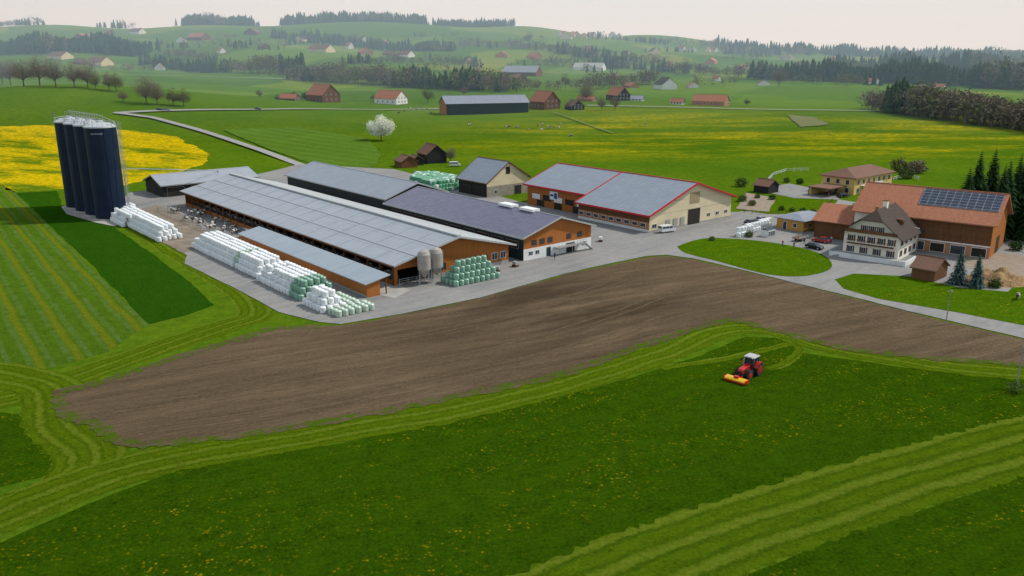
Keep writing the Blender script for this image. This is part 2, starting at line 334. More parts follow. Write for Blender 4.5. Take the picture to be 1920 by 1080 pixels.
def smooth_path(W,n=8):
    out=[]
    for i in range(len(W)-1):
        p0=W[max(0,i-1)];p1=W[i];p2=W[i+1];p3=W[min(len(W)-1,i+2)]
        for k in range(n):
            t=k/n
            out.append(tuple(.5*((2*p1[a])+(-p0[a]+p2[a])*t+(2*p0[a]-5*p1[a]+4*p2[a]-p3[a])*t*t+(-p0[a]+3*p1[a]-3*p2[a]+p3[a])*t**3) for a in (0,1)))
    return out+[W[-1]]
def ribbon(name,pts,width,mat,layer=2,px=True,n=8,parts=3,smoothp=True,off=0,jit=0):
    W=[T(*p) for p in pts] if px else pts
    if smoothp: W=smooth_path(W,n)
    V=[];UVs=[];d=0
    for i,p in enumerate(W):
        a=W[max(0,i-1)];b=W[min(len(W)-1,i+1)]; tx,ty=b[0]-a[0],b[1]-a[1]; l=math.hypot(tx,ty) or 1; nxx,nyy=-ty/l,tx/l
        if i: d+=math.hypot(p[0]-W[i-1][0],p[1]-W[i-1][1])
        for k in range(parts+1):
            s=(k/parts-.5)*width+off+(U(-jit,jit) if k in (0,parts) else 0); X,Y=p[0]+nxx*s,p[1]+nyy*s
            V.append((X,Y,h(X,Y)+.012*layer+.25*sm((Y-325)/80)*(1+.3*layer)+(1.0 if Y>1000 else 0))); UVs.append((s,d))
    q=parts+1; Fc=[(i*q+k,i*q+k+1,(i+1)*q+k+1,(i+1)*q+k) for i in range(len(W)-1) for k in range(parts)]
    me=bpy.data.meshes.new(name); me.from_pydata(V,[],Fc); me.materials.append(mat)
    ul=me.uv_layers.new(name='UVMap'); li=0
    for f in me.polygons:
        for vi in f.vertices: ul.data[li].uv=UVs[vi]; li+=1
    me.flip_normals() if me.polygons[0].normal.z<0 else None
    return link(name,me)
stripang=math.atan2(-.804,.594)+math.pi/2
drape('striped_meadow',[(-120,345),(0,345),(30,360),(160,490),(280,608),(200,660),(60,700),(-150,730)],m_left,1,ang=stripang,jit=.3)
drape('lush_field',[(30,362),(108,358),(120,395),(205,420),(280,472),(345,520),(402,572),(345,592),(280,608),(160,486)],m_dkg,2,jit=.3)
drape('meadow_field',[(-250,1120),(-100,1060),(0,1015),(160,945),(330,882),(620,832),(900,778),(1050,745),(1150,718),(1290,672),(1400,632),(1450,632),(1490,645),(1500,660),(1560,668),(1700,690),(1920,712),(2150,730),(2150,745),(1920,795),(1700,850),(1500,925),(1280,1000),(1080,1085),(1000,1130)],m_dark,1,jit=.5)
drape('meadow_field',[(1390,1085),(1600,1000),(1920,885),(2150,820),(2150,1130),(1290,1130)],m_dark,1,jit=.5)
drape('meadow_field',[(-200,772),(0,775),(70,785),(120,830),(170,872),(100,890),(0,912),(-200,960)],m_dark,1,jit=.5)
ribbon('mown_strip',[(900,1200),(1235,1050),(1600,925),(1920,832),(2200,765)],11,m_strip,2,n=40,jit=.5,parts=5)
ribbon('mown_margin',[(-250,1030),(-50,985),(150,908),(330,858),(620,808),(900,757),(1100,705),(1240,660),(1330,622),(1400,612),(1480,622),(1560,648),(1760,682),(1920,697),(2150,715)],7.5,m_strip2,3,n=14,jit=.4)
ribbon('mown_margin',[(1240,690),(1360,672),(1440,655),(1482,645),(1500,655),(1475,680),(1440,692)],1.6,m_strip2,2,n=10,jit=.2)
ribbon('mown_margin',[(-200,770),(0,750),(90,725),(250,668),(420,612),(480,590),(470,560),(430,530),(330,470),(235,405)],7,m_strip2,1,n=12,jit=.4)
ribbon('mown_margin',[(-100,690),(80,720),(110,790),(170,850),(120,920),(0,960)],8,m_strip2,2,n=12,jit=.4)
drape('ploughed_field',[(110,735),(170,722),(300,680),(430,640),(510,617),(560,613),(640,611),(760,590),(900,560),(1060,515),(1215,482),(1250,480),(1300,487),(1420,515),(1560,550),(1700,585),(1920,637),(2100,680),(2100,705),(1920,683),(1760,672),(1600,655),(1500,632),(1420,610),(1370,600),(1320,612),(1200,650),(1060,700),(900,735),(700,775),(500,810),(340,828),(240,832),(190,815),(180,795),(120,775)],m_soil,5,jit=.5)
ribbon('field_edge',[(600,613),(560,614),(510,618),(430,641),(300,681),(170,723),(112,737),(122,775),(180,797),(240,832),(340,828),(500,810),(700,775),(900,735),(1060,700),(1200,650),(1320,612),(1370,601),(1420,611),(1500,633),(1600,656),(1760,673),(1920,684),(2100,706)],1.9,m_soile,7,n=12,jit=.5,parts=2)
for o_ in (-.95,.95):
    for pth in ([(200,770),(420,740),(700,700),(950,650),(1150,590),(1300,540),(1450,560),(1700,610)],[(300,700),(560,660),(800,625),(1000,580),(1180,520)],[(260,810),(560,765),(880,700),(1120,640),(1330,580),(1600,620)]):
        ribbon('wheel_track',pth,.45,m_track,6,n=14,parts=1,off=o_,jit=.1)
drape('farm_yard',[(640,608),(760,588),(900,558),(1060,513),(1215,480),(1250,478),(1300,485),(1420,513),(1560,548),(1700,583),(1920,635),(2150,690),(2150,480),(1920,440),(1880,425),(1560,372),(1480,390),(1380,398),(980,380),(870,350),(740,318),(560,310),(470,330),(240,362),(225,385),(290,440),(350,480),(345,495),(440,540),(520,585),(600,605)],m_yard,8,jit=.2)
isl1=[(1270,463),(1300,452),(1340,447),(1420,452),(1500,465),(1545,480),(1560,497),(1548,510),(1500,519),(1440,515),(1350,492),(1285,475)]
isl2=[(1565,525),(1600,514),(1700,519),(1800,540),(1890,548),(1910,525),(2150,560),(2150,668),(1920,611),(1800,588),(1650,562),(1580,542)]
w1=smooth_path([T(*p) for p in isl1+[isl1[0]]],5)[:-1]
drape('lawn',w1,m_lawn,11,px=False,jit=.15); drape('lawn',isl2,m_lawn,11,jit=.15)
drape('garden_lawn',[(1395,395),(1440,402),(1540,402),(1570,378),(1560,352),(1480,345),(1440,352),(1380,375)],m_lawn,11,jit=.2)
drape('garden_bed',[(1380,392),(1440,398),(1455,372),(1400,362)],m_gravel,12,jit=.3)
drape('garden_lawn',[(1500,430),(1560,440),(1590,410),(1540,405)],m_lawn,11,jit=.2)
drape('driveway',[(1430,352),(1480,345),(1560,360),(1575,375),(1490,372),(1440,362)],m_yard,13)
drape('concrete_apron',[(640,540),(740,560),(770,545),(720,525)],m_pale,10)
drape('muddy_apron',[(235,400),(290,448),(345,475),(420,455),(330,395),(290,385)],m_mud,9,jit=.5)
drape('silo_pad',[(115,388),(125,402),(180,418),(215,425),(245,408),(235,392),(160,380)],m_pale,10)
drape('dirt_track',[(1790,500),(1850,510),(1920,530),(2000,540),(2000,500),(1920,480),(1830,470)],m_gravel,10,jit=.6)
drape('dandelion_field',[(-150,240),(0,238),(100,236),(250,246),(330,258),(392,290),(384,310),(240,347),(30,360),(0,346),(-150,345)],m_yel,1,jit=1.6)
drape('mown_hayfield',[(420,245),(560,240),(690,262),(715,290),(705,312),(640,322),(560,300),(470,268)],m_hay,2,ang=.9,jit=.8)
drape('bare_pasture_patch',[(1475,216),(1520,220),(1555,234),(1500,240)],m_bare,2,jit=1.5)
ribbon('farm_road',[(215,213),(260,219),(300,226),(380,248),(470,278),(560,309),(640,335)],4.2,m_road,6)
ribbon('country_road',[(215,214),(280,210),(480,207),(620,206),(850,204)],5,m_road,5)
ribbon('country_road',[(1100,199),(1300,203),(1450,207),(1650,209),(1800,206)],5,m_road,5)
ribbon('country_road',[(220,143),(400,146),(600,152),(800,162),(900,170)],5,m_road,5)
ribbon('field_path',[(1035,212),(1060,220),(1110,238),(1150,252)],1.4,m_path,5)
# ------------------------------------------------------------------ trees
def rot_tri(c,size,elong=1.):
    a=np.random.normal(size=3); a/=np.linalg.norm(a); b=np.cross(a,np.random.normal(size=3)); b/=np.linalg.norm(b)
    return [c+a*size*elong,c-a*size*.5*elong+b*size*.6,c-a*size*.5*elong-b*size*.6]
class NT:
    def __init__(s): s.V=[];s.F=[];s.M=[];s.n=0
    def add(s,V,Fc,m): s.V.append(V);s.F.append(Fc+s.n);s.M.append(m);s.n+=len(V)
    def build(s,name,mats,loc=(0,0,0)):
        V=np.concatenate(s.V).astype(np.float32);Fc=np.concatenate(s.F).astype(np.int32);Mi=np.concatenate(s.M).astype(np.int32)
        me=bpy.data.meshes.new(name); me.vertices.add(len(V)); me.vertices.foreach_set('co',V.ravel()); me.loops.add(len(Fc)*3); me.loops.foreach_set('vertex_index',Fc.ravel())
        me.polygons.add(len(Fc)); me.polygons.foreach_set('loop_start',np.arange(0,len(Fc)*3,3,dtype=np.int32)); me.polygons.foreach_set('loop_total',np.full(len(Fc),3,dtype=np.int32)); me.polygons.foreach_set('material_index',Mi)
        for m in mats: me.materials.append(m)
        me.update(calc_edges=True); me.validate(); return link(name,me,loc=loc)
def tube_np(p,q,r0,r1,n=5):
    p=np.array(p,float);q=np.array(q,float);d=q-p; d/=np.linalg.norm(d)+1e-9; a=np.cross(d,[.3,.5,.81]); a/=np.linalg.norm(a); b=np.cross(d,a)
    V=[];Fc=[]
    for i in range(n): t=2*math.pi*i/n; V.append(p+(a*math.cos(t)+b*math.sin(t))*r0)
    for i in range(n): t=2*math.pi*i/n; V.append(q+(a*math.cos(t)+b*math.sin(t))*r1)
    for i in range(n): j=(i+1)%n; Fc+= [(i,j,n+j),(i,n+j,n+i)]
    return np.array(V),np.array(Fc)
def proto_decid(ht,wd,nl,ls,bare=0,limbs=7,sub=3):
    t=NT(); tips=[]
    def tb(p,q,r0,r1): V,Fc=tube_np(p,q,r0,r1); t.add(V,Fc,np.zeros(len(Fc)))
    top=np.array([0,0,ht*.28]); r=ht*.02
    tb((0,0,-.4),top,r*1.3,r*.8)
    for i in range(limbs):
        a=2*math.pi*(i+R()*.6)/limbs; el=U(.1,1.3); ln=U(.3,.55)
        s=top*U(.6,1.); d=np.array([math.cos(a)*math.cos(el)*wd,math.sin(a)*math.cos(el)*wd,(math.sin(el)+.15)*ht])*ln*.95
        e=s+d; tb(s,e,r*.5,r*.15); tips.append(e); tips.append(s+d*.6)
        for k in range(sub):
            b=s+d*U(.3,1); dd=np.array([np.random.normal()*wd*.13,np.random.normal()*wd*.13,abs(np.random.normal())*ht*.12+ht*.02]); tb(b,b+dd,r*.2,r*.06); tips.append(b+dd)
    tips.append(np.array([0,0,ht*.85])); tips.append(np.array([0,0,ht*.65])); tips=np.array(tips); zc=ht*.58
    V=[];k=0
    while k<nl:
        c=tips[np.random.randint(len(tips))]+np.random.normal(size=3)*np.array([wd*.09,wd*.09,ht*.08])
        e=((c[0]/(wd*.5))**2+(c[1]/(wd*.5))**2+((c[2]-zc)/(ht*.43))**2)
        if e>1.1 or c[2]<ht*.15: 
            if R()<.94: continue
        if bare:
            a=np.random.normal(size=3); a[2]=abs(a[2])+.4; a/=np.linalg.norm(a); sd=np.cross(a,np.random.normal(size=3)); sd/=np.linalg.norm(sd); ln=U(.5,1.3); V+=[c-sd*.026,c+sd*.026,c+a*ln]
        else: V+=rot_tri(c,ls*U(.6,1.4),1.)
        k+=1
    V=np.array(V); t.add(V,np.arange(len(V)).reshape(-1,3),np.ones(nl)); return t
def proto_conifer(ht,wd,layers,br,seg=3,fat=.36):
    t=NT(); V,Fc=tube_np((0,0,-.4),(0,0,ht*.97),ht*.015,.02); t.add(V,Fc,np.zeros(len(Fc)))
    Vs=[]
    for i in range(layers):
        f=i/(layers-1); z=ht*(.05+.93*f); rr=wd*.5*(1-f)**.8*U(.85,1.1)+.12
        for j in range(br):
            a=2*math.pi*(j+R())/br; r=rr*U(.65,1.12); d=np.array([math.cos(a),math.sin(a),0]); sd=np.array([-math.sin(a),math.cos(a),0])
            w=r*fat+.12
            for k in range(seg):
                r0=r*k/seg*.9; r1=r*(k+1)/seg; p0=d*r0+np.array([0,0,z-.30*r0+U(-.1,.1)]); p1=d*r1+np.array([0,0,z-.42*r1-.05*r])
                ww=w*(1-.25*k)*U(.7,1.2)
                Vs+=[p0+sd*ww*.8+np.array([0,0,-.12*ww]),p0-sd*ww*.8+np.array([0,0,-.2*ww]),p1+sd*U(-.3,.3)*ww]
    V=np.array(Vs); t.add(V,np.arange(len(V)).reshape(-1,3),np.ones(len(V)//3)); return t
proto_objs={}
def place(name,proto,u,v,mats,sc=1,world=None,emb=0):
    x,y=world if world else T(u,v)
    o=proto_objs.get(id(proto))
    if o is None:
        ob=proto.build(name,mats); proto_objs[id(proto)]=ob.data
    else: ob=link(name,o)
    ob.location=(x,y,h(x,y)-emb); s=sc*U(.95,1.05); ob.scale=(sc*U(.9,1.15),sc*U(.9,1.15),s); ob.rotation_euler[2]=U(0,6.28); return ob
blossom=proto_decid(13.5,14,9500,.40,limbs=13,sub=5)
place('blossoming_tree',blossom,715,264,[m_bark,l_blos],1.0)
bare1=proto_decid(14,13,7500,.26,bare=1,limbs=12,sub=8); bare2=proto_decid(14,12,7000,.26,bare=1,limbs=11,sub=8)
bud1=proto_decid(11,10,3200,.22,limbs=9,sub=4)
for i,(u,v,hpx) in enumerate([(20,160,46),(45,162,52),(75,160,54),(105,163,52),(140,165,48),(165,165,46),(5,158,44),(-20,160,46),(205,170,34),(232,192,24),(275,196,52),(295,197,42),(487,184,16),(1128,207,26),(1153,206,26),(1460,162,36),(845,305,30),(1100,190,34),(870,180,18),(520,190,14),(1012,200,18),(1245,165,24)]):
    x,y=T(u,v); s=hpx*y/1590/14
    place('bare_tree',bare1 if i%2 else bare2,u,v,[m_bark,l_bare],s)
for u,v,hpx in [(325,198,32),(345,200,34),(218,172,34),(802,193,32),(1060,165,26),(180,168,30),(990,84,26),(1285,140,32),(640,142,34),(910,168,34),(700,190,16),(1070,205,18),(1350,196,16),(1400,198,14)]:
    x,y=T(u,v); place('budding_tree',bud1,u,v,[m_bark,l_bud],hpx*y/1590/11)
con1=proto_conifer(22,12.5,40,15,3); con2=proto_conifer(20,12.5,36,15,3)
for i,(x,y,s) in enumerate([(118,213,.88),(122,216,.98),(127,211,1.02),(133,214,.95),(139,210,1.02),(131,205,.9),(137,203,.93),(146,206,.95),(151,212,1.0),(141,198,.85),(148,199,.9),(128,220,1.0),(135,220,1.0),(124,208,.85)]):
    place('conifer_tree',con1 if i%2 else con2,0,0,[m_bark,l_con],s,world=(x,y))
spr=proto_conifer(8,5.4,26,14,3)
place('blue_spruce',spr,1795,533,[m_bark,l_blue],.95); place('blue_spruce',spr,1829,539,[m_bark,l_blue],.85)
# distant forests
def lowcone():
    Vs=[];Fc=[];n=0
    for i in range(5):
        z0=.1+.18*i; z1=z0+.32; r=.24*(1-i/5.6); ring=[(math.cos(a)*r*U(.7,1.15),math.sin(a)*r*U(.7,1.15),z0+U(-.03,.03)) for a in [2*math.pi*j/7 for j in range(7)]]
        Vs+=ring+[(0,0,min(1.0,z1))]
        for j in range(7): Fc.append((n+j,n+(j+1)%7,n+7))
        n+=8
    return np.array(Vs),np.array(Fc)
def lowdec(nl=90):
    Vs=[]
    cl=[np.array([np.random.normal()*.17,np.random.normal()*.17,U(.28,.85)]) for _ in range(9)]
    for i in range(nl):
        c=cl[i%9]+np.random.normal(size=3)*.085; Vs+=rot_tri(c,U(.035,.085))
    Vs+=[np.array([-.02,0,0]),np.array([.02,0,0]),np.array([0,0,.6])]
    Vs=np.array(Vs); return Vs,np.arange(len(Vs)).reshape(-1,3)
LC=[lowcone() for _ in range(5)]; LD=[lowdec() for _ in range(8)]
def forest(name,pts,depth,count,hr,cf,mixg=.6,world=False):
    W=pts if world else [T(*p) for p in pts]; seg=[math.hypot(b[0]-a[0],b[1]-a[1]) for a,b in zip(W,W[1:])]; tot=sum(seg); t=NT()
    for _ in range(count):
        s=R()*tot; i=0
        while i<len(seg)-1 and s>seg[i]: s-=seg[i]; i+=1
        f=s/seg[i]; a,b=W[i],W[i+1]
        x=a[0]+(b[0]-a[0])*f+U(-8,8); y=a[1]+(b[1]-a[1])*f+U(0,1)*depth+U(-8,8)
        hh=U(*hr)*(.8+.3*math.sin(x/23)*math.sin(y/31)+.1); con=(math.sin(x/40)+math.sin(y/55+x/90)+U(-1,1))*.5*.5+.5<cf
        V,Fq=random.choice(LC if con else LD); a_=U(0,6.28); ca,sa=math.cos(a_),math.sin(a_); wd=U(.8,1.2)*(1.05 if con else .95)
        P=np.empty_like(V); P[:,0]=(V[:,0]*ca-V[:,1]*sa)*hh*wd+x; P[:,1]=(V[:,0]*sa+V[:,1]*ca)*hh*wd+y; P[:,2]=V[:,2]*hh+h(x,y)-.5
        mi=0 if con else (1 if R()<mixg else 2)
        t.add(P,Fq,np.full(len(Fq),mi))
    t.build(name,[l_con,l_bud,l_bare])
FO='distant_forest'
def crest(u0,u1,Y=2780,n=5): return [((u0+(u1-u0)*k/(n-1)-960)/1610*Y,Y) for k in range(n)]
forest(FO,crest(338,472),120,360,(30,40),.85,world=True)
forest(FO,crest(528,800),140,660,(26,38),.85,world=True)
forest(FO,crest(812,962),120,300,(20,30),.7,world=True)
forest(FO,crest(182,250),40,26,(20,28),.3,world=True)
forest(FO,crest(-60,75),80,110,(20,28),.4,world=True)
forest(FO,[(-40,106),(120,100),(255,107)],120,520,(26,34),.7)
forest(FO,[(255,122),(330,132),(480,138),(560,142)],40,180,(20,30),.65)
forest(FO,[(540,150),(700,160),(800,168),(965,174)],45,400,(15,25),.25)
forest(FO,[(505,72),(640,86),(850,98)],80,330,(20,30),.6)
forest(FO,[(860,92),(960,92),(1100,112),(1240,124)],80,260,(17,26),.3)
forest(FO,[(1000,122),(1200,132),(1400,148)],40,170,(14,24),.4)
forest(FO,[(960,172),(1100,170),(1230,158)],30,110,(12,18),.2)
forest(FO,[(1360,103),(1600,107),(2050,115)],200,750,(20,30),.8)
forest(FO,[(1410,149),(1530,152),(1640,157)],50,150,(19,28),.8)
forest(FO,[(1640,155),(1930,170),(2050,173)],130,460,(19,30),.5)
forest(FO,[(1590,134),(2000,143)],90,340,(20,28),.65)
forest('woodland_edge',[(1700,214),(1800,230),(1960,252),(2100,270)],75,520,(14,22),.35,.25)
forest(FO,[(300,108),(400,116)],30,50,(15,24),.5)
forest('tree_line',[(1690,214),(1730,216)],30,26,(22,29),1.0)
forest(FO,[(200,100),(330,90),(520,96)],40,60,(14,22),.4)
forest(FO,[(1100,76),(1300,88),(1420,100)],80,140,(14,22),.4)
forest(FO,[(640,125),(760,120),(900,128)],25,90,(14,24),.4)
forest(FO,[(420,88),(600,78)],25,60,(14,22),.4)
random.seed(21)
for k in range(34):
    u=U(-20,1900); v=U(64,150) if u<1000 else U(98,165); x,y=T(u,v)
    if y>4000: continue
    a=U(-.5,.5); ln=U(40,190); forest('hedgerow',[(x,y),(x+ln*math.cos(a),y+ln*math.sin(a))],6,int(ln/8)+4,(9,18),.35,world=True)
random.seed(5)
def shrub(name,u,v,r,mat,n=500,world=None):
    x,y=world if world else T(u,v); V=[]
    for i in range(n):
        a=np.random.normal(size=3); a/=np.linalg.norm(a); V+=rot_tri(a*np.array([r,r,r*.8])*U(.5,1.05)*(1+.25*math.sin(a[0]*5)*math.cos(a[1]*4))+np.array([0,0,r*.7]),r*.14)
    t=NT(); V=np.array(V); t.add(V,np.arange(len(V)).reshape(-1,3),np.zeros(n)); t.build(name,[mat],loc=(x,y,h(x,y)))
for u,v,r,m in [(1392,378,1.5,l_grn),(1410,386,1.3,l_bud),(1448,375,1.2,l_hedge),(1600,345,3,l_bud),(1640,352,3.2,l_bare),(1390,350,2.2,l_grn),(1700,335,3,l_grn),(1560,410,1.2,l_grn),(1405,445,1.1,l_grn),(1865,540,1.3,l_hedge),(550,186,4,l_bud),(575,186,4,l_hedge),(1720,455,1.5,l_hedge),(1905,470,1.6,l_hedge),(1580,420,1.4,l_grn),(1465,395,1.0,l_hedge),(1485,397,.9,l_grn),(1505,399,1.0,l_hedge),(1525,399,.9,l_bud),(1552,392,1.2,l_grn),(1420,372,1.0,l_grn),(1500,345,1.4,l_hedge),(1475,342,1.2,l_grn),(1565,432,1.0,l_grn),(1335,452,.8,l_grn),(1685,322,3.5,l_bud),(1720,325,3.5,l_bare)]:
    shrub('garden_shrub',u,v,r,m,700)
# ------------------------------------------------------------------ buildings
def win(mb,side,a,z,w_,h_,face,frame=None,glass=None):
    g=glass or m_glass; fr=frame or m_white
    def bx(p,ex,m):
        if side=='F': mb.box(a-w_/2-ex,a+w_/2+ex,face-p,face+.02,z-ex,z+h_+ex,m)
        elif side=='L': mb.box(face-p,face+.02,a-w_/2-ex,a+w_/2+ex,z-ex,z+h_+ex,m)
        elif side=='R': mb.box(face-.02,face+p,a-w_/2-ex,a+w_/2+ex,z-ex,z+h_+ex,m)
    if frame is not False: bx(.05,.1,fr)
    bx(.08,0,g)
    if g is m_glass and w_<2: 
        if side=='F': mb.box(a-.03,a+.03,face-.10,face-.081,z,z+h_,fr or m_white)
def gable(name,x,y,rz,w,l,e0,e1,xr,zr,wm,rm,over=.6,th_=.22,fascia=None,z=0,gm=None,ridge=None,rm2=None):
    E=empty(name,x,y,z,rz); wl=MB(); o=over
    k0=(zr-e0)/xr; k1=(zr-e1)/(w-xr); t=th_+.02
    za=e0+k0*o-t; zb=e1+k1*o-t; zt=zr-t; gm=gm or wm
    x0,x1,y0,y1=o,w-o,o,l-o
    wl.poly([(x0,y0,0),(x1,y0,0),(x1,y0,zb),(xr,y0,zt),(x0,y0,za)],gm)
    wl.poly([(x1,y1,0),(x0,y1,0),(x0,y1,za),(xr,y1,zt),(x1,y1,zb)],gm)
    wl.poly([(x0,y1,0),(x0,y0,0),(x0,y0,za),(x0,y1,za)],wm)
    wl.poly([(x1,y0,0),(x1,y1,0),(x1,y1,zb),(x1,y0,zb)],wm)
    wl.build('walls',E)
    rf=MB(); rf.slab([(0,0,e0),(xr,0,zr),(xr,l,zr),(0,l,e0)],th_,rm,fascia or rm); rf.slab([(xr,0,zr),(w,0,e1),(w,l,e1),(xr,l,zr)],th_,rm2 or rm,fascia or rm)
    rf.build('roof',E)
    rc=MB(); rc.tube((xr,-.02,zr+.02),(xr,l+.02,zr+.02),.14,.14,8,ridge or fascia or rm); rc.build('ridge_cap',E)
    if fascia:
        f=MB()
        for yy in (-.06,l):
            f.hexa([(-.05,yy,e0-.32),(-.05,yy+.06,e0-.32),(xr,yy+.06,zr-.32),(xr,yy,zr-.32)],[(-.05,yy,e0+.06),(-.05,yy+.06,e0+.06),(xr,yy+.06,zr+.06),(xr,yy,zr+.06)],fascia)
            f.hexa([(xr,yy,zr-.32),(xr,yy+.06,zr-.32),(w+.05,yy+.06,e1-.32),(w+.05,yy,e1-.32)],[(xr,yy,zr+.06),(xr,yy+.06,zr+.06),(w+.05,yy+.06,e1+.06),(w+.05,yy,e1+.06)],fascia)
        f.box(-.1,-.003,0,l,e0-.34,e0+.05,fascia); f.box(w+.003,w+.1,0,l,e1-.34,e1+.05,fascia)
        f.build('fascia',E)
    return E
# --- A: main cow barn (open left side)
x,y=FR(0,0); A=empty('cow_barn',x,y,0,ANG); Lb=124; Wb=32; e=4.75; zr=8.5
rf=MB(); rf.slab([(0,0,e),(16.4,0,zr),(16.4,Lb,zr),(0,Lb,e)],.22,r_grey); rf.slab([(16.4,0,zr),(Wb,0,e-.2),(Wb,Lb,e-.2),(16.4,Lb,zr)],.22,r_lite); rf.build('roof',A)
rc=MB(); rc.box(15.9,16.9,.2,Lb-.2,zr-.05,zr+.3,r_lite)
for sx_ in (5.2,10.6):
    zz=e+(zr-e)*sx_/16.4; rc.box(sx_-.1,sx_+.1,.1,Lb-.1,zz,zz+.1,r_lite)
for k in range(1,16):
    yy=k*Lb/16; rc.hexa([(.1,yy-.05,e-.02),(16,yy-.05,zr-.1),(16,yy+.05,zr-.1),(.1,yy+.05,e-.02)],[(.1,yy-.05,e+.07),(16,yy-.05,zr-.02),(16,yy+.05,zr-.02),(.1,yy+.05,e+.07)],r_shed)
rc.tube((-.08,0,e-.08),(-.08,Lb,e-.08),.13,.13,6,m_steel)
for yy in (-.05,Lb): rc.hexa([(0,yy-.05,e-.35),(16.4,yy-.05,zr-.35),(16.4,yy+.05,zr-.35),(0,yy+.05,e-.35)],[(0,yy-.05,e+.05),(16.4,yy-.05,zr+.05),(16.4,yy+.05,zr+.05),(0,yy+.05,e+.05)],r_lite); rc.hexa([(16.4,yy-.05,zr-.35),(Wb,yy-.05,e-.55),(Wb,yy+.05,e-.55),(16.4,yy+.05,zr-.35)],[(16.4,yy-.05,zr+.05),(Wb,yy-.05,e-.15),(Wb,yy+.05,e-.15),(16.4,yy+.05,zr+.05)],r_lite)
rc.build('ridge_vent_and_trim',A)
wl=MB(); gy=1.6
def gz(x_): return (e+(zr-e)*x_/16.4 if x_<16.4 else zr-(zr-e+.2)*(x_-16.4)/(Wb-16.4))-.26
def gpiece(xa,xb,z0,m,yy=gy):
    pts=[(xa,yy,z0),(xb,yy,z0),(xb,yy,gz(xb))]
    if xa<16.4<xb: pts.append((16.4,yy,gz(16.4)))
    pts.append((xa,yy,gz(xa))); wl.poly(pts,m)
gpiece(1,1.8,0,w_wood); gpiece(1.8,10.5,3.3,w_wood); gpiece(10.5,20.5,0,w_wood); gpiece(20.5,25,3.0,w_wood); gpiece(25,31,0,w_wood)
wl.poly([(31,gy,0),(31,Lb-1,0),(31,Lb-1,4.3),(31,gy,4.3)],w_wood)
wl.poly([(31,Lb-1,0),(1,Lb-1,0),(1,Lb-1,gz(1)),(16.4,Lb-1,gz(16.4)),(31,Lb-1,gz(31))],w_wood)
wl.box(.95,1.15,2,Lb-1,0,1.15,w_wood); wl.box(.95,1.15,2,Lb-1,3.75,4.55,w_wood)
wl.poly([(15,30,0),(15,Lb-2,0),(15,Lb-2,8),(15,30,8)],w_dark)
wl.box(10.4,20.6,gy-.06,gy-.003,0,.9,w_conc); wl.box(25,31,gy-.06,gy-.003,0,.9,w_conc)
wl.build('walls',A)
ps=MB()
for k in range(25): ps.box(.85,1.25,2+k*5-.15,2+k*5+.15,0,4.5,w_dkwood)
for k in range(0,120,1): ps.box(3.0,3.08,4+k-.03,4+k+.03,0,1.6,m_steel)
for z in (.5,1.0,1.5): ps.box(2.97,3.11,3,Lb-3,z,z+.08,m_steel)
ps.build('posts_and_feed_rails',A)
dd=MB()
win(dd,'F',13,1.6,1.6,1.3,gy,w_dkwood); win(dd,'F',27,1.6,1.4,1.4,gy); win(dd,'F',29.4,1.6,1.4,1.4,gy); win(dd,'F',19,0,1.1,2.1,gy,m_steel,w_conc)
for z in (.5,.9,1.3): dd.box(1.8,10.4,gy-.5,gy-.44,z,z+.07,m_steel)
for k in range(5): dd.box(1.8+k*2.12,1.9+k*2.12,gy-.52,gy-.42,0,1.4,m_steel)
dd.box(20.6,20.9,gy-.1,gy+.1,0,3,w_dkwood); dd.box(24.7,25,gy-.1,gy+.1,0,3,w_dkwood)
dd.build('doors_windows_gates',A)
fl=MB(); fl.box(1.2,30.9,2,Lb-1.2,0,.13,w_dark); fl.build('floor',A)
# --- B low lean-to shed
x,y=FR(-8.2,-3); B=empty('feed_shed',x,y,0,ANG)
b1=MB(); b1.slab([(0,0,2.9),(5.6,0,4.0),(5.6,62,4.0),(0,62,2.9)],.16,r_shed,m_steel); b1.build('roof',B)
b1=MB(); b1.poly([(.5,61.5,0),(.5,.5,0),(.5,.5,2.8),(.5,61.5,2.8)],w_wood); b1.poly([(.5,.5,0),(3.4,.5,0),(3.4,.5,3.35),(.5,.5,2.8)],w_wood); b1.poly([(5,61.5,0),(.5,61.5,0),(.5,61.5,2.8),(5,61.5,3.7)],w_wood)
b1.box(.44,.49,.5,61.5,0,.5,w_conc)
for k in range(12): b1.box(4.8,5,.6+k*5.5,.8+k*5.5,0,3.7,w_dkwood)
b1.build('walls',B)
# --- tanks
for wx in (6.2,9.2):
    x,y=FR(wx,-1.6); tk=MB(); tk.revolve(0,0,[(.25,1.7),(1.35,3.4),(1.35,6.4),(1.0,7.1),(.35,7.4),(0,7.45)],20,m_tank)
    for a in range(4):
        c,s=math.cos(a*1.571+.78),math.sin(a*1.571+.78); tk.tube((c*1.3,s*1.3,0),(c*1.3,s*1.3,4),.07,.07,6,m_steel)
    tk.tube((1.35,0,1),(1.45,0,7),.05,.05,5,m_steel); tk.build('feed_tank',loc=(x,y,0))
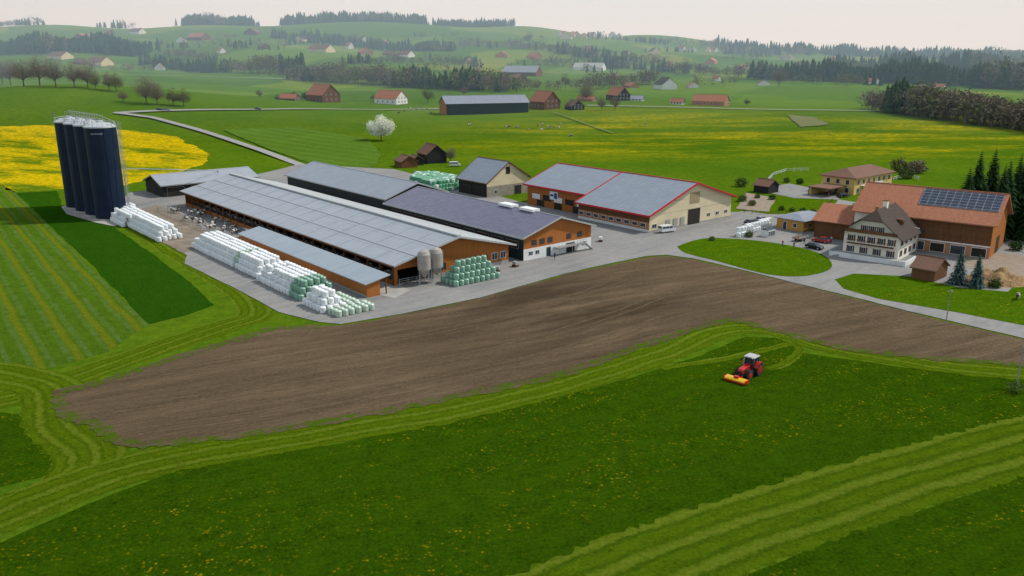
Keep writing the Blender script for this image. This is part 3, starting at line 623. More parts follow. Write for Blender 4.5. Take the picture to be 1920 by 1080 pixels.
# --- C2 / C1
x,y=FR(34,0)
C2=gable('calf_barn',x,y,ANG,23.3,60,5.6,5.6,11.6,9.1,w_navy,r_pur,over=.9,fascia=r_lite,gm=w_wood,ridge=r_lite)
c=MB(); yy=.9
c.box(.85,22.45,yy-.06,yy-.003,0,2.7,w_white)
for a,z in ((4,3.4),(6.5,3.4),(9,3.4),(15,3.4),(18.5,3.4)): win(c,'F',a,z,1.4,1.1,yy,w_dkwood)
for a in (3,5,13,20): win(c,'F',a,1.2,1.1,.8,yy-.06)
win(c,'F',8.5,0,1.2,2.2,yy-.06,m_steel,w_navy); win(c,'F',15.5,0,2.6,2.3,yy-.06,m_steel,w_dark)
c.box(10,19,yy-2.0,yy-.07,1.9,2.05,m_steel)
for k in range(10): c.tube((10+k,yy-1.95,2.05),(10+k,yy-1.95,3.05),.03,.03,5,m_steel)
c.tube((10,yy-1.95,3.05),(19,yy-1.95,3.05),.035,.035,5,m_steel)
for k in range(9): c.box(19+k*.28,19.3+k*.28,yy-1.9,yy-.9,1.75-k*.21,1.9-k*.21,m_steel)
for k in range(3): c.tube((10.2+k*4.2,yy-1.9,0),(10.2+k*4.2,yy-1.9,1.9),.06,.06,6,m_steel)
c.build('facade_details',C2)
c=MB()
for yv in (9,17): c.box(10.6,13,yv,yv+5,9.0,9.6,m_white)
for k in range(14): c.tube((13+k*.1,9.4+k*.95,8.5),(13+k*.1,9.4+k*.95,9.2),.1,.1,6,m_steel)
c.build('roof_vents',C2)
c=MB()
for k in range(10): win(c,'L',5+k*5.5,2.6,4.4,1.6,.9,m_steel,w_dark)
c.build('side_windows',C2)
x,y=FR(36,62)
C1=gable('machine_barn',x,y,ANG,22,65,6.2,6.2,11,9.9,w_navy,r_solar,over=.7,fascia=r_lite)
# --- H red trimmed barn
x,y=FR(79.6,2.6); Hh=empty('red_trim_barn',x,y,0,ANG)
def rz_(x_): return 11.7-(19.4-x_)*.355 if x_<19.4 else 11.7-(x_-19.4)*.31
r=MB(); r.slab([(0,0,rz_(0)),(19.4,0,11.7),(19.4,28,11.7),(0,28,rz_(0))],.2,r_solar,m_red); r.slab([(4.6,28.02,rz_(4.6)),(19.4,28.02,11.7),(19.4,56,11.7),(4.6,56,rz_(4.6))],.2,r_solar,m_red)
r.slab([(19.4,0,11.7),(37.6,0,rz_(37.6)),(37.6,56,rz_(37.6)),(19.4,56,11.7)],.2,r_tile,m_red); r.build('roof',Hh)
r=MB()
def bar(x0,y0,x1,y1,d=.35,up=.1,wd=.22):
    p=Vector((x0,y0,rz_(x0)));q=Vector((x1,y1,rz_(x1))); dr=(q-p).normalized(); sd=Vector((-dr.y,dr.x,0)).normalized()*wd/2
    a=[p-sd,q-sd,q+sd,p+sd]; r.hexa([v-Vector((0,0,d)) for v in a],[v+Vector((0,0,up)) for v in a],m_red)
bar(0,-.1,19.4,-.1);bar(19.4,-.1,37.6,-.1);bar(-.1,0,-.1,28,.4,.08,.2);bar(0,28,19.4,28,.1,.14,.35);bar(4.5,28.1,4.5,56,.4,.08,.2);bar(4.6,56.1,19.4,56.1);bar(19.4,0,19.4,56,.05,.16,.4);bar(37.7,0,37.7,56,.4,.1,.2);bar(19.4,56.1,37.6,56.1)
r.build('red_trim',Hh)
r=MB(); g=.8
r.poly([(1,g,0),(36.4,g,0),(36.4,g,rz_(36.4)-.24),(19.4,g,11.45),(1,g,rz_(1)-.24)],w_cream)
r.poly([(36.4,55.2,0),(5.6,55.2,0),(5.6,55.2,rz_(5.6)-.24),(19.4,55.2,11.45),(36.4,55.2,rz_(36.4)-.24)],w_cream)
r.poly([(1,27.5,0),(1,g,0),(1,g,2.7),(1,27.5,2.7)],w_brick); r.poly([(1,27.5,2.7),(1,g,2.7),(1,g,rz_(1)-.24),(1,27.5,rz_(1)-.24)],w_dkwood)
r.poly([(5.6,27.5,0),(1,27.5,0),(1,27.5,rz_(1)-.24),(5.6,27.5,rz_(5.6)-.24)],w_wood)
r.poly([(5.6,55.2,0),(5.6,27.5,0),(5.6,27.5,rz_(5.6)-.24),(5.6,55.2,rz_(5.6)-.24)],w_wood)
r.poly([(36.4,g,0),(36.4,55.2,0),(36.4,55.2,6),(36.4,g,6)],w_cream)
r.box(.93,.997,g,27.5,0,.8,w_white); r.box(1,36.4,g-.06,g-.003,0,.5,w_conc)
for z in (4.5,7.5): r.box(1.2,36.2 if z<5 else 30,g-.03,g-.003,z,z+.05,w_stone)
r.build('walls',Hh)
r=MB()
for k in range(9): win(r,'L',3+k*2.9,1.4,1.7,.9,1.0)
for k in range(5): win(r,'L',31+k*5,2.2,3.6,1.6,5.6,w_dkwood,w_dark if k%2 else w_white)
for k in range(3): win(r,'L',33+k*8,0,3.2,2.0,5.6,w_dkwood,w_dark)
r.box(5.42,5.50,41,44.6,2.9,5.4,m_white); r.box(5.37,5.415,41.3,42.6,3.3,5.0,M('sign_blue',(.02,.08,.3))); r.box(5.37,5.415,42.9,44.3,3.9,4.5,M('sign_blue_dark',(.02,.05,.2)))
win(r,'F',19.5,0,5.2,4.4,g,w_conc,w_dark); win(r,'F',19.5,6,4.2,3.0,g,False,M('timber_vent',(.35,.28,.16),(.25,.2,.11),3))
win(r,'F',3,1.2,1.6,.9,g,m_white)
for a in (8.5,11.5,14.5): win(r,'F',a,.2,1.6,2.4,g-.07,w_conc,w_conc)
for a in (26,30,34): win(r,'F',a,1.6,1.3,.8,g)
r.build('doors_windows',Hh)
# --- I small old barn
x,y=FR(81.8,74.4)
I=gable('old_barn',x,y,ANG,19.5,17,4.8,5.4,9.7,11.3,w_blk,r_solar,over=.7,gm=w_cream,fascia=w_dkwood)
r=MB(); r.box(.7,18.8,.62,.69,0,3.6,w_stone); win(r,'F',9.7,7.2,1.6,2.2,.7,w_dkwood,w_blk); win(r,'F',14,0,3,3,.62,w_conc,w_dark); win(r,'F',4.5,1.2,1.2,1,.62); win(r,'L',5,0,4,3,.7,w_dkwood,w_dark); win(r,'L',12,0,4,3,.7,w_dkwood,w_dark); r.build('doors_windows',I)
# --- D shed
x,y=FR(34,143)
D=gable('implement_shed',x,y,ANG+math.pi/2,19,34,4.0,4.0,9.5,6.6,w_blk,r_grey,over=.7,fascia=m_steel)
r=MB()
for k in range(4): win(r,'L',5+k*8,0,5.5,3,.7,w_conc,w_dark)
r.box(7,12,33.28,33.38,0,3,w_dark)
r.build('doors',D)
for (u,v,w,l,er,zr2) in ((752,316,8,9,2.6,5),(772,312,6,7,2.4,4.2),(800,308,10,12,4,8)):
    x,y=T(u,v); gable('brown_roof_shed',x,y,ANG-.2,w,l,er,er,w/2,zr2,w_blk if w!=8 else w_dkwood,r_btile,over=.4,z=h(x,y))
# --- K farmhouse
aK=math.atan2(-.655,.755); K=empty('farmhouse',78.2,190.7,0,aK)
w,l=12.4,14; o=1.2; ez=5.0; zr=11.0
r=MB()
r.poly([(0,0,0),(w,0,0),(w,0,ez+.9),(w*.70,0,8.6),(w*.30,0,8.6),(0,0,ez+.9)],w_ivory); r.poly([(w,l,0),(0,l,0),(0,l,ez+.9),(w/2,l,zr-.3),(w,l,ez+.9)],w_ivory)
r.poly([(0,l,0),(0,0,0),(0,0,ez+.9),(0,l,ez+.9)],w_ivory); r.poly([(w,0,0),(w,l,0),(w,l,ez+.9),(w,0,ez+.9)],w_ivory); r.build('walls',K)
r=MB(); k=(zr-ez)/(w/2+o)
def kz(x_): return zr-abs(x_-w/2)*k
hx=2.6; hz=kz(w/2-hx)
r.slab([(-o,-1.6,ez),(w/2-hx,-1.6,hz),(w/2,1.6,zr),(w/2,l+.8,zr),(-o,l+.8,ez)],.2,r_dtile)
r.slab([(w+o,-1.6,ez),(w+o,l+.8,ez),(w/2,l+.8,zr),(w/2,1.6,zr),(w/2+hx,-1.6,hz)],.2,r_dtile)
r.slab([(w/2-hx,-1.6,hz),(w/2+hx,-1.6,hz),(w/2,1.6,zr)],.2,r_dtile); r.build('roof',K)
r=MB(); r.box(w/2-.5,w/2+.5,7,8,zr-.8,zr+1.3,w_ivory); r.box(w/2-.6,w/2+.6,6.9,8.1,zr+1.3,zr+1.45,w_dkwood); r.box(3.2,4,10,10.8,7.5,10.3,w_brick)
r.box(9.2,10.8,6,7.4,7.2,8.6,w_dkwood); r.slab([(8.9,5.7,8.5),(11.2,5.7,8.2),(11.2,7.7,8.2),(8.9,7.7,8.5)],.1,r_dtile); r.build('chimneys_and_dormer',K)
r=MB(); sh=M('brown_shutters',(.13,.05,.03),(.1,.04,.025))
for z,n in ((.8,4),(3.4,5)):
    for i in range(n):
        a=1.7+i*(w-3.4)/(n-1); win(r,'F',a,z,.9,1.3,0)
        for s in (-.85,.55): r.box(a+s,a+s+.35,-.06,.01,z-.05,z+1.4,sh)
for a in (4.4,6.2,8.0): win(r,'F',a,6.2,.8,1.1,0); r.box(a-.8,a-.5,-.06,.01,6.15,7.35,sh); r.box(a+.5,a+.8,-.06,.01,6.15,7.35,sh)
for z in (.9,3.4):
    for i in range(4):
        a=2+i*3.3; win(r,'R',a,z,.9,1.3,w); win(r,'L',a,z,.9,1.3,0)
        for s in (-.9,.55): r.box(w-.01,w+.06,a+s,a+s+.35,z-.05,z+1.4,sh); r.box(-.06,.01,a+s,a+s+.35,z-.05,z+1.4,sh)
r.box(.2,w-.2,-1.3,-.06,5.7,5.82,w_dkwood); r.box(.2,w-.2,-1.36,-1.31,5.7,6.5,w_dkwood)
r.box(1,w-1,-1.2,-.06,2.95,3.05,w_dkwood)
for i in range(13): r.box(1+i*.84,1.05+i*.84,-1.2,-1.15,3.05,3.9,w_dkwood)
r.box(1,w-1,-1.22,-1.14,3.9,3.98,w_dkwood); r.build('windows_shutters_balcony',K)
r=MB(); r.box(-1.5,w+3,-4.5,-4.3,0,1.2,w_white); r.box(w+2.8,w+3,-4.3,3,0,1.2,w_white); r.box(-1.5,w+2.8,-4.3,-.01,0,.6,w_conc)
for i in range(5): r.box(-1.0+i*.35,-.65+i*.35,-4.9,-4.55,0,.15+i*.15,w_conc)
r.build('terrace',K)
# --- L big barn
aB=math.atan2(-.625,.78); bl=30.5; bx0,by0=109.4-.78*bl,184.6+.625*bl
Bn=empty('tile_roof_barn',bx0,by0,0,aB); dpt=18; ez=8.4; zr=14.0
r=MB(); sp_=bl*.42
r.poly([(0,0,0),(sp_,0,0),(sp_,0,ez+.1),(0,0,ez+.1)],w_ivory); r.poly([(sp_,0,2.8),(bl,0,2.8),(bl,0,ez+.1),(sp_,0,ez+.1)],w_dkwood); r.poly([(sp_,0,0),(bl,0,0),(bl,0,2.8),(sp_,0,2.8)],w_brick)
r.poly([(bl,0,0),(bl,dpt,0),(bl,dpt,ez+.1),(bl,dpt/2,zr-.4),(bl,0,ez+.1)],w_wood); r.poly([(0,dpt,0),(0,0,0),(0,0,ez+.1),(0,dpt/2,zr-.4),(0,dpt,ez+.1)],w_ivory); r.poly([(bl,dpt,0),(0,dpt,0),(0,dpt,ez+.1),(bl,dpt,ez+.1)],w_dkwood); r.build('walls',Bn)
r=MB(); ov=1.2; el_=ez+.3-(zr-ez-.3)/(dpt/2)*ov
r.slab([(-.6,-ov,el_),(bl+1.0,-ov,el_),(bl+1.0,dpt/2,zr),(-.6,dpt/2,zr)],.25,r_tile); r.slab([(bl+1.0,dpt+ov,el_),(-.6,dpt+ov,el_),(-.6,dpt/2,zr),(bl+1.0,dpt/2,zr)],.25,r_tile); r.tube((-.6,dpt/2,zr),(bl+1,dpt/2,zr),.16,.16,8,r_tile); r.build('roof',Bn)
r=MB()
def bz(y_): return el_+(zr-el_)*(y_+ov)/(dpt/2+ov)
r.slab([(bl*.44,3.0,bz(3.0)+.18),(bl+.2,3.0,bz(3.0)+.18),(bl+.2,8.4,bz(8.4)+.18),(bl*.44,8.4,bz(8.4)+.18)],.1,r_dksol,m_steel); r.build('solar_panels',Bn)
r=MB()
for i in range(4): win(r,'F',sp_+2.3+i*4.4,.3,3.0,2.0,0,m_white,w_dark if i%2 else m_glass)
for i in range(3): win(r,'F',2+i*4,3.5,.9,1.2,0)
for z in (4.4,6): r.box(sp_,bl,-.12,-.003,z,z+.2,w_dkwood)
for i in range(7): r.box(sp_+.16+i*(bl-sp_-.32)/6-.15,sp_+.16+i*(bl-sp_-.32)/6+.15,-.15,-.003,3.02,ez,w_dkwood)
r.box(sp_,bl,-.1,-.003,2.7,3.0,m_white); win(r,'R',9,0,4,4,bl,w_dkwood,w_dark); r.build('doors_windows',Bn)
r=empty('tile_roof_annex',bx0-.78*9.8,by0+.625*9.8-.5,0,aB)
q=MB(); q.box(0,9,0,14,0,4.3,w_dkwood); q.build('walls',r); q=MB(); q.slab([(-.6,-1,4.5),(9.3,-1,4.5),(9.3,7,8.0),(-.6,7,8.0)],.2,r_tile); q.slab([(9.3,15,4.5),(-.6,15,4.5),(-.6,7,8.0),(9.3,7,8.0)],.2,r_tile); q.build('roof',r)
# --- N yellow house
E=empty('yellow_house',114.6,275.7,0,ANG)
q=MB(); q.box(0,26,0,12,0,5.4,w_yel); q.build('walls',E)
q=MB(); q.slab([(-.9,-.9,5.7),(26.9,-.9,5.7),(21,6,8.2),(5,6,8.2)],.2,r_btile);q.slab([(26.9,12.9,5.7),(-.9,12.9,5.7),(5,6,8.2),(21,6,8.2)],.2,r_btile);q.slab([(-.9,12.9,5.7),(-.9,-.9,5.7),(5,6,8.2)],.2,r_btile);q.slab([(26.9,-.9,5.7),(26.9,12.9,5.7),(21,6,8.2)],.2,r_btile); q.build('roof',E)
q=MB()
for z in (.6,3.3):
    for i in range(7): win(q,'F',2.5+i*3.5,z,1.3,1.5,0)
    for i in range(3): win(q,'L',2.5+i*3.5,z,1.2,1.5,0)
q.box(4,16,-1.6,-.11,2.75,2.9,w_white); q.box(4,16,-1.66,-1.61,2.75,3.7,w_white)
q.box(17,20,-.15,-.11,0,2.3,w_dark); q.build('windows_balcony',E)
q=MB(); q.slab([(-12,2,3.1),(-1,2,3.1),(-1,10,3.1),(-12,10,3.1)],.3,r_btile)
for a,b2 in ((-11.7,2.3),(-11.7,9.5),(-6.5,2.3),(-6.5,9.5)): q.box(a,a+.25,b2,b2+.25,0,2.8,w_dkwood)
q.box(-11.6,-1.5,9.1,9.3,0,2.7,w_yel); q.build('carport',E)
q=MB()
for i in range(3): q.box(-16+i*2,14-i*3,-9-i*2.2,-8.7-i*2.2,0,1.3,w_stone)
q.build('stone_terrace_wall',loc=(112,270,0),rz=ANG)
# --- O, Q, T
O=empty('orange_shed',77,214.7,0,ANG); q=MB(); q.box(0,12,0,8,0,2.85,M('yellow_plank',(.5,.27,.06),(.42,.22,.05),2)); q.build('walls',O); q=MB()
for a in ([(-.7,-.7,3.1),(12.7,-.7,3.1),(9,4,4.3),(3,4,4.3)],[(12.7,8.7,3.1),(-.7,8.7,3.1),(3,4,4.3),(9,4,4.3)],[(-.7,8.7,3.1),(-.7,-.7,3.1),(3,4,4.3)],[(12.7,-.7,3.1),(12.7,8.7,3.1),(9,4,4.3)]): q.slab(a,.2,r_solar)
q.build('roof',O)
q=MB(); win(q,'L',2.5,1,1,1,0);win(q,'L',5.5,0,1,2.1,0);win(q,'F',3,1,1.4,1,0);win(q,'F',8,1,1.4,1,0); q.build('windows',O)
gable('red_roof_shed',86.9,163.9,ANG+.05,7.6,5.4,2.5,2.5,3.8,4.6,w_dkwood,r_btile,over=.4)
gable('garden_hut',86.4,277,ANG,7,6.5,2.6,2.6,3.5,4.6,w_blk,r_btile,over=.4)
x,y=T(1440,446); G=empty('greenhouse',x,y,.1,ANG); q=MB(); q.box(0,3,0,2.2,0,1.7,w_white); q.slab([(0,0,1.75),(3,0,1.75),(3,1.1,2.3),(0,1.1,2.3)],.04,m_glass,m_white); q.slab([(3,2.2,1.75),(0,2.2,1.75),(0,1.1,2.3),(3,1.1,2.3)],.04,m_glass,m_white)
for i in range(3): win(q,'F',.5+i,.3,.8,1.2,0)
q.build('frame',G)
# --- silos
sx0,sy0=-115.2,234.6; m_dome=M('silo_dome',(.5,.53,.56),(.4,.43,.46),.8,.4)
SE=[]
for i in range(4):
    x=sx0-.697*8.6*i; y=sy0+.717*8.6*i; E=empty('tower_silo',x,y,0,0); q=MB(); r0=4.15; Ht=26.2
    q.revolve(0,0,[(r0,0),(r0,Ht)],40,m_navys,uvr=r0); q.build('barrel',E)
    q=MB(); q.revolve(0,0,[(r0+.12,Ht-.35),(r0+.12,Ht),(r0-.05,Ht+.05),(2.8,Ht+.65),(.9,Ht+1.1),(.9,Ht+1.5),(0,Ht+1.5)],40,m_dome); q.revolve(0,0,[(r0+.5,.01),(r0+.5,.5),(r0,.5)],40,m_pale); q.build('dome_and_base',E)
    q=MB()
    for a in range(20):
        t=a*math.pi/10; c,s=math.cos(t)*r0*.98,math.sin(t)*r0*.98; c2,s2=math.cos(t+math.pi/10)*r0*.98,math.sin(t+math.pi/10)*r0*.98
        q.tube((c,s,Ht),(c,s,Ht+1.15),.045,.045,5,m_steel)
        for z in (.6,1.15): q.tube((c,s,Ht+z),(c2,s2,Ht+z),.045,.045,5,m_steel,cap=False)
    for z in (9,19): q.revolve(0,0,[(r0+.01,z),(r0+.03,z),(r0+.03,z+.06),(r0+.01,z+.06)],40,m_navys)
    for aa in (-1.9,-.9): q.tube((math.cos(aa)*4.25,math.sin(aa)*4.25,.5),(math.cos(aa)*4.25,math.sin(aa)*4.25,26),.05,.05,5,w_navy)
    q.build('railing',E); SE.append((x,y,E))
x,y,E=SE[0]; q=MB(); lx,ly=4.6,1.2
for s in (-.3,.3): q.tube((lx,ly+s,0),(lx,ly+s,27.4),.05,.05,5,m_steel)
for k in range(88): q.tube((lx,ly-.3,.3*k+.5),(lx,ly+.3,.3*k+.5),.02,.02,4,m_steel,cap=False)
for k in range(30):
    z=2.5+k*.83
    for a in range(6):
        t0=-math.pi/2+a*math.pi/6;t1=t0+math.pi/6; q.tube((lx+.7*math.cos(t0),ly+.4*math.sin(t0),z),(lx+.7*math.cos(t1),ly+.4*math.sin(t1),z),.03,.03,4,m_steel,cap=False)
for a in range(5): t=-math.pi/2+a*math.pi/4; q.tube((lx+.7*math.cos(t),ly+.4*math.sin(t),2.5),(lx+.7*math.cos(t),ly+.4*math.sin(t),27.5),.025,.025,4,m_steel,cap=False)
q.build('caged_ladder',E)
q=MB(); dx,dy=SE[3][0]-x,SE[3][1]-y
q.tube((0,0,29.2),(dx,dy,29.2),.13,.13,8,m_steel)
for s in (-.7,.7): q.tube((s,s,28),(dx+s,dy+s,28),.07,.07,6,m_steel); q.tube((s,s,29),(dx+s,dy+s,29),.05,.05,6,m_steel)
for k in range(13): t=k/12; q.tube((dx*t-.7,dy*t-.7,28),(dx*t-.7,dy*t-.7,29),.04,.04,4,m_steel); q.tube((dx*t+.7,dy*t+.7,27.6),(dx*t+.7,dy*t+.7,29),.04,.04,4,m_steel)
q.tube((4.2,-.6,27.6),(5.0,-1,26.5),.1,.1,6,m_steel); q.tube((5.0,-1,26.5),(6.6,-2,0),.1,.1,6,m_steel); q.tube((0,0,29.2),(4.2,-.6,27.6),.1,.1,6,m_steel)
q.build('filling_pipe_and_gantry',E)
x2,y2=FR(22,150); q=MB(); p0=Vector((x+4.3,y+1,14.2)); p1=Vector((x2,y2,6.5)); q.tube(p0,p1,.13,.13,6,m_steel); q.tube(p1,(x2,y2,5.5),.3,.4,8,m_steel); q.build('conveyor_pipe')
cu=bpy.data.curves.new('lettering','FONT'); cu.body='FARMSTORE'; cu.size=.6; cu.align_x='CENTER'; to=bpy.data.objects.new('lettering',cu); COL.objects.link(to)
bpy.context.view_layer.update(); tm=bpy.data.meshes.new_from_object(to.evaluated_get(bpy.context.evaluated_depsgraph_get())); bpy.data.objects.remove(to)
bm=bmesh.new(); bm.from_mesh(tm); bmesh.ops.triangulate(bm,faces=bm.faces[:])
for v in bm.verts:
    a=math.radians(-80)+v.co.x/4.2; zz=v.co.y+24.1; v.co=((4.15+.04)*math.cos(a),(4.15+.04)*math.sin(a),zz)
bm.to_mesh(tm); bm.free(); tm.materials.append(M('faded_lettering_paint',(.45,.47,.5))); link('lettering',tm,E)
# --- bales
def bale(mb,x,y,z,m,r=.63,hh=1.2,n=12):
    mb.revolve(x,y,[(0.001,z+.0),(r-.1,z),(r,z+.12),(r+.015,z+hh*.5),(r,z+hh-.12),(r-.12,z+hh),(.001,z+hh+.02)],n,m)
def inpoly(x,y,P):
    c=False;j=len(P)-1
    for i in range(len(P)):
        if ((P[i][1]>y)!=(P[j][1]>y)) and (x<(P[j][0]-P[i][0])*(y-P[i][1])/(P[j][1]-P[i][1])+P[i][0]): c=not c
        j=i
    return c
def stack(name,poly,layers,mf,px=True,inset=.65):
    W=[T(*p) for p in poly] if px else poly
    FRp=[((x-OAx)*Wx+(y-OAy)*Wy,(x-OAx)*Lx+(y-OAy)*Ly) for x,y in W]
    w0=min(p[0] for p in FRp);w1=max(p[0] for p in FRp);l0=min(p[1] for p in FRp);l1=max(p[1] for p in FRp)
    mb=MB()
    for k in range(layers):
        o=k*inset; w=w0+.7+(k%2)*.64
        while w<w1:
            l=l0+.7+(k%2)*.64
            while l<l1:
                if all(inpoly(w+a,l+b,FRp) for a,b in ((o,0),(-o,0),(0,o),(0,-o))) and R()>.015*k:
                    x,y=FR(w+U(-.09,.09),l+U(-.09,.09)); bale(mb,x,y,.1+k*1.19,mf(w,l,k),r=U(.57,.64),hh=1.19,n=12)
                l+=1.36
            w+=1.36
    return mb.build(name)
stack('white_bale_stack',[(200,412),(300,455),(345,446),(250,400)],3,lambda w,l,k:m_bw)
stack('white_bale_stack',[FR(-18.5,24),FR(-18.5,64),FR(-10.5,64),FR(-10.5,24)],3,lambda w,l,k:m_bw if not (36<l<38) else m_bg2,px=False)
stack('white_bale_stack',[FR(-19,3),FR(-19,23.4),FR(-11.5,23.4),FR(-11.5,3)],3,lambda w,l,k:m_bw if l>8.5 else m_bg,px=False)
stack('white_bale_stack',[FR(-19.5,-6.5),FR(-19.5,1.5),FR(-14.5,1.5),FR(-14.5,-6.5)],3,lambda w,l,k:m_bw,px=False)
stack('green_bale_row',[FR(-18.5,-10.5),FR(-18.5,-7),FR(-10.5,-7),FR(-10.5,-10.5)],1,lambda w,l,k:m_bg2,px=False)
stack('green_bale_row',[FR(-14,-6.5),FR(-14,1),FR(-11.2,1),FR(-11.2,-6.5)],1,lambda w,l,k:m_bg2,px=False)
stack('green_bale_stack',[FR(9.5,-7.5),FR(9.5,-2.2),FR(21.5,-2.2),FR(21.5,-7.5)],4,lambda w,l,k:m_bg,px=False,inset=.55)
stack('green_bale_stack',[(765,350),(810,362),(862,356),(862,346),(825,338),(775,338)],3,lambda w,l,k:m_bg3 if R()<.88 else m_bw)
stack('white_bale_row',[(1379,444),(1386,447),(1446,426),(1439,422)],2,lambda w,l,k:m_bw,inset=.05)
# --- fences, poles
def fence(name,P,hgt=1.1,rails=(.5,1.0),sp_=2.5,m=m_white,t=.08):
    q=MB()
    for a,b in zip(P,P[1:]):
        d=math.hypot(b[0]-a[0],b[1]-a[1]); n=max(1,round(d/sp_))
        for k in range(n+1):
            x=a[0]+(b[0]-a[0])*k/n;y=a[1]+(b[1]-a[1])*k/n;z=h(x,y); q.box(x-t/2,x+t/2,y-t/2,y+t/2,z,z+hgt,m)
            if k<n:
                x2=a[0]+(b[0]-a[0])*(k+1)/n;y2=a[1]+(b[1]-a[1])*(k+1)/n;z2=h(x2,y2)
                for r_ in rails: q.tube((x,y,z+r_),(x2,y2,z2+r_),t*.45,t*.45,4,m,cap=False)
    return q.build(name)
fence('white_fence',[T(1440,340),T(1450,330),T(1475,322),T(1515,321)],1.4,(.6,1.25),3,m_white,.16)
fence('white_fence',[T(1675,338),T(1700,332),T(1722,338)],1.4,(.6,1.25),3,m_white,.16)
fence('cattle_pen_fence',[FR(-.5,62),FR(-9,62),FR(-9,118),FR(-.5,118)],1.4,(.5,.9,1.35),3,m_steel,.09)
fence('garden_fence',[T(1445,402),T(1530,404),T(1560,378)],1.1,(.5,1.0),2,w_dkwood,.1)
fence('garden_fence',[T(1395,400),T(1440,403)],1.1,(.5,1.0),2,w_dkwood,.1)
fence('pasture_fence',[T(1880,455),T(1960,490),T(2050,520)],1.2,(.6,1.1),4,w_dkwood,.1)
x,y=T(1905,727); q=MB(); q.tube((0,0,0),(0,0,6.3),.11,.09,8,w_stone); q.tube((-.3,0,6.0),(.3,0,6.0),.05,.05,6,m_steel); q.build('wooden_pole',loc=(x,y,0))
x,y=T(1773,610); q=MB(); q.tube((0,0,0),(0,0,6.5),.09,.07,8,w_stone); q.tube((-.4,0,6.2),(.4,0,6.2),.05,.05,6,m_steel); q.build('wooden_pole',loc=(x,y,0))
x,y=T(1718,475); q=MB(); q.tube((0,0,0),(0,0,6.0),.07,.05,8,m_steel); q.tube((0,0,6),(-.9,0,6.15),.04,.04,6,m_steel); q.box(-1.4,-.8,-.12,.12,6.08,6.2,m_steel); q.build('street_lamp',loc=(x,y,0))
x,y=T(1903,735); shrub('grass_tuft',0,0,1.1,l_grn,300,world=(x,y))
x,y=T(1868,528); q=bmesh.new(); bmesh.ops.create_grid(q,x_segments=40,y_segments=40,size=1)
for v in q.verts:
    d=math.hypot(v.co.x,v.co.y); v.co.z=max(0,1-d)**.8*2.6*(1+.4*math.sin(v.co.x*9)*math.cos(v.co.y*7))+(U(-.12,.12) if d<.95 else 0)-.05; v.co.x*=7; v.co.y*=5
me=bpy.data.meshes.new('dirt_heap'); q.to_mesh(me); q.free(); me.materials.append(M('straw_and_dirt',(.34,.22,.1),(.2,.12,.06),.8,.95,bmp=.6)); link('dirt_heap',me,loc=(x,y,0.1))
# --- vehicles
def wheel(q,x,y,r,w_,rim=m_steel,n=18):
    q.tube((x,y-w_/2,r),(x,y+w_/2,r),r,r,n,m_black); s=1 if y>0 else -1
    q.tube((x,y+s*w_/2,r),(x,y+s*(w_/2+.02),r),r*.58,r*.5,n,rim)
def car(name,x,y,hd,paint,kind='car'):
    E=empty(name,x,y,h(x,y)+.1+.5*sm((y-325)/80),hd); b=MB()
    if kind=='van':
        b.prism([(-2.3,.35),(2.3,.35),(2.35,.9),(1.6,1.15),(1.2,1.9),(.9,1.98),(-2.2,1.98),(-2.3,1.8)],-.92,.92,paint)
        b.build('body',E,bevel=.08)
        g=MB(); g.hexa([(1.66,-.8,1.16),(1.66,.8,1.16),(1.24,.72,1.84),(1.24,-.72,1.84)],[(1.72,-.8,1.17),(1.72,.8,1.17),(1.30,.72,1.86),(1.30,-.72,1.86)],m_glass)
        for s in (-1,1):
            for a,b2 in ((.2,1.2),(-1,.05),(-2.1,-1.15)): g.box(a,b2,s*.925-.01,s*.925+.01,1.2,1.75,m_glass)
        g.box(-2.33,-2.29,-.7,.7,1.25,1.75,m_glass); g.build('windows',E)
    else:
        b.prism([(-2.15,.3),(2.15,.3),(2.2,.62),(1.9,.82),(.95,.93),(-1.9,.95),(-2.2,.8)],-.88,.88,paint); b.build('body',E,bevel=.07)
        g=MB(); g.hexa([(-1.85,-.82,.94),(1.1,-.82,.92),(1.1,.82,.92),(-1.85,.82,.94)],[(-1.35,-.62,1.45),(.2,-.62,1.45),(.2,.62,1.45),(-1.35,.62,1.45)],m_glass,paint); g.build('cabin',E)
    q=MB()
    for a in (-1.35,1.35):
        for s in (-.8,.8): wheel(q,a,s,.33,.2)
    q.box(2.16,2.24,-.75,-.4,.6,.72,m_white); q.box(2.16,2.24,.4,.75,.6,.72,m_white); q.box(-2.26,-2.18,-.78,-.5,.65,.8,m_red); q.box(-2.26,-2.18,.5,.78,.65,.8,m_red)
    q.build('wheels_and_lamps',E)
pk=M('black_car_paint',(.012,.014,.018),None,1,.2,.6); pr=M('red_car_paint',(.35,.02,.02),None,1,.2,.6); pg=M('grey_car_paint',(.2,.22,.24),None,1,.25,.6); pw=M('white_car_paint',(.7,.72,.73),None,1,.25,.6)
for n,u,v,hd,p,k in (('parked_car',1527,467,-.9,pk,'car'),('parked_car',1539,455,2.4,pr,'car'),('parked_van',1250,436,.5,pw,'van'),('parked_car',1560,365,.6,pk,'car'),('parked_car',1580,370,.4,pk,'car'),('parked_van',853,313,.2,pw,'van'),('parked_car',1408,421,.6,pk,'car'),('parked_car',1428,416,.6,pg,'car'),('parked_car',300,209,0,pk,'car'),('parked_car',313,209,0,pg,'car'),('parked_car',484,207,0,pk,'car')):
    x,y=T(u,v); car(n,x,y,hd,p,k)
x,y=T(1500,452); q=MB(); q.box(-2.2,2.2,-1,1,.7,.85,w_dkwood); q.box(-2.2,2.2,-1,-.94,.86,1.3,w_conc); q.box(-2.2,2.2,.94,1,.86,1.3,w_conc); q.tube((2.2,0,.75),(3.6,0,.5),.06,.06,6,m_black)
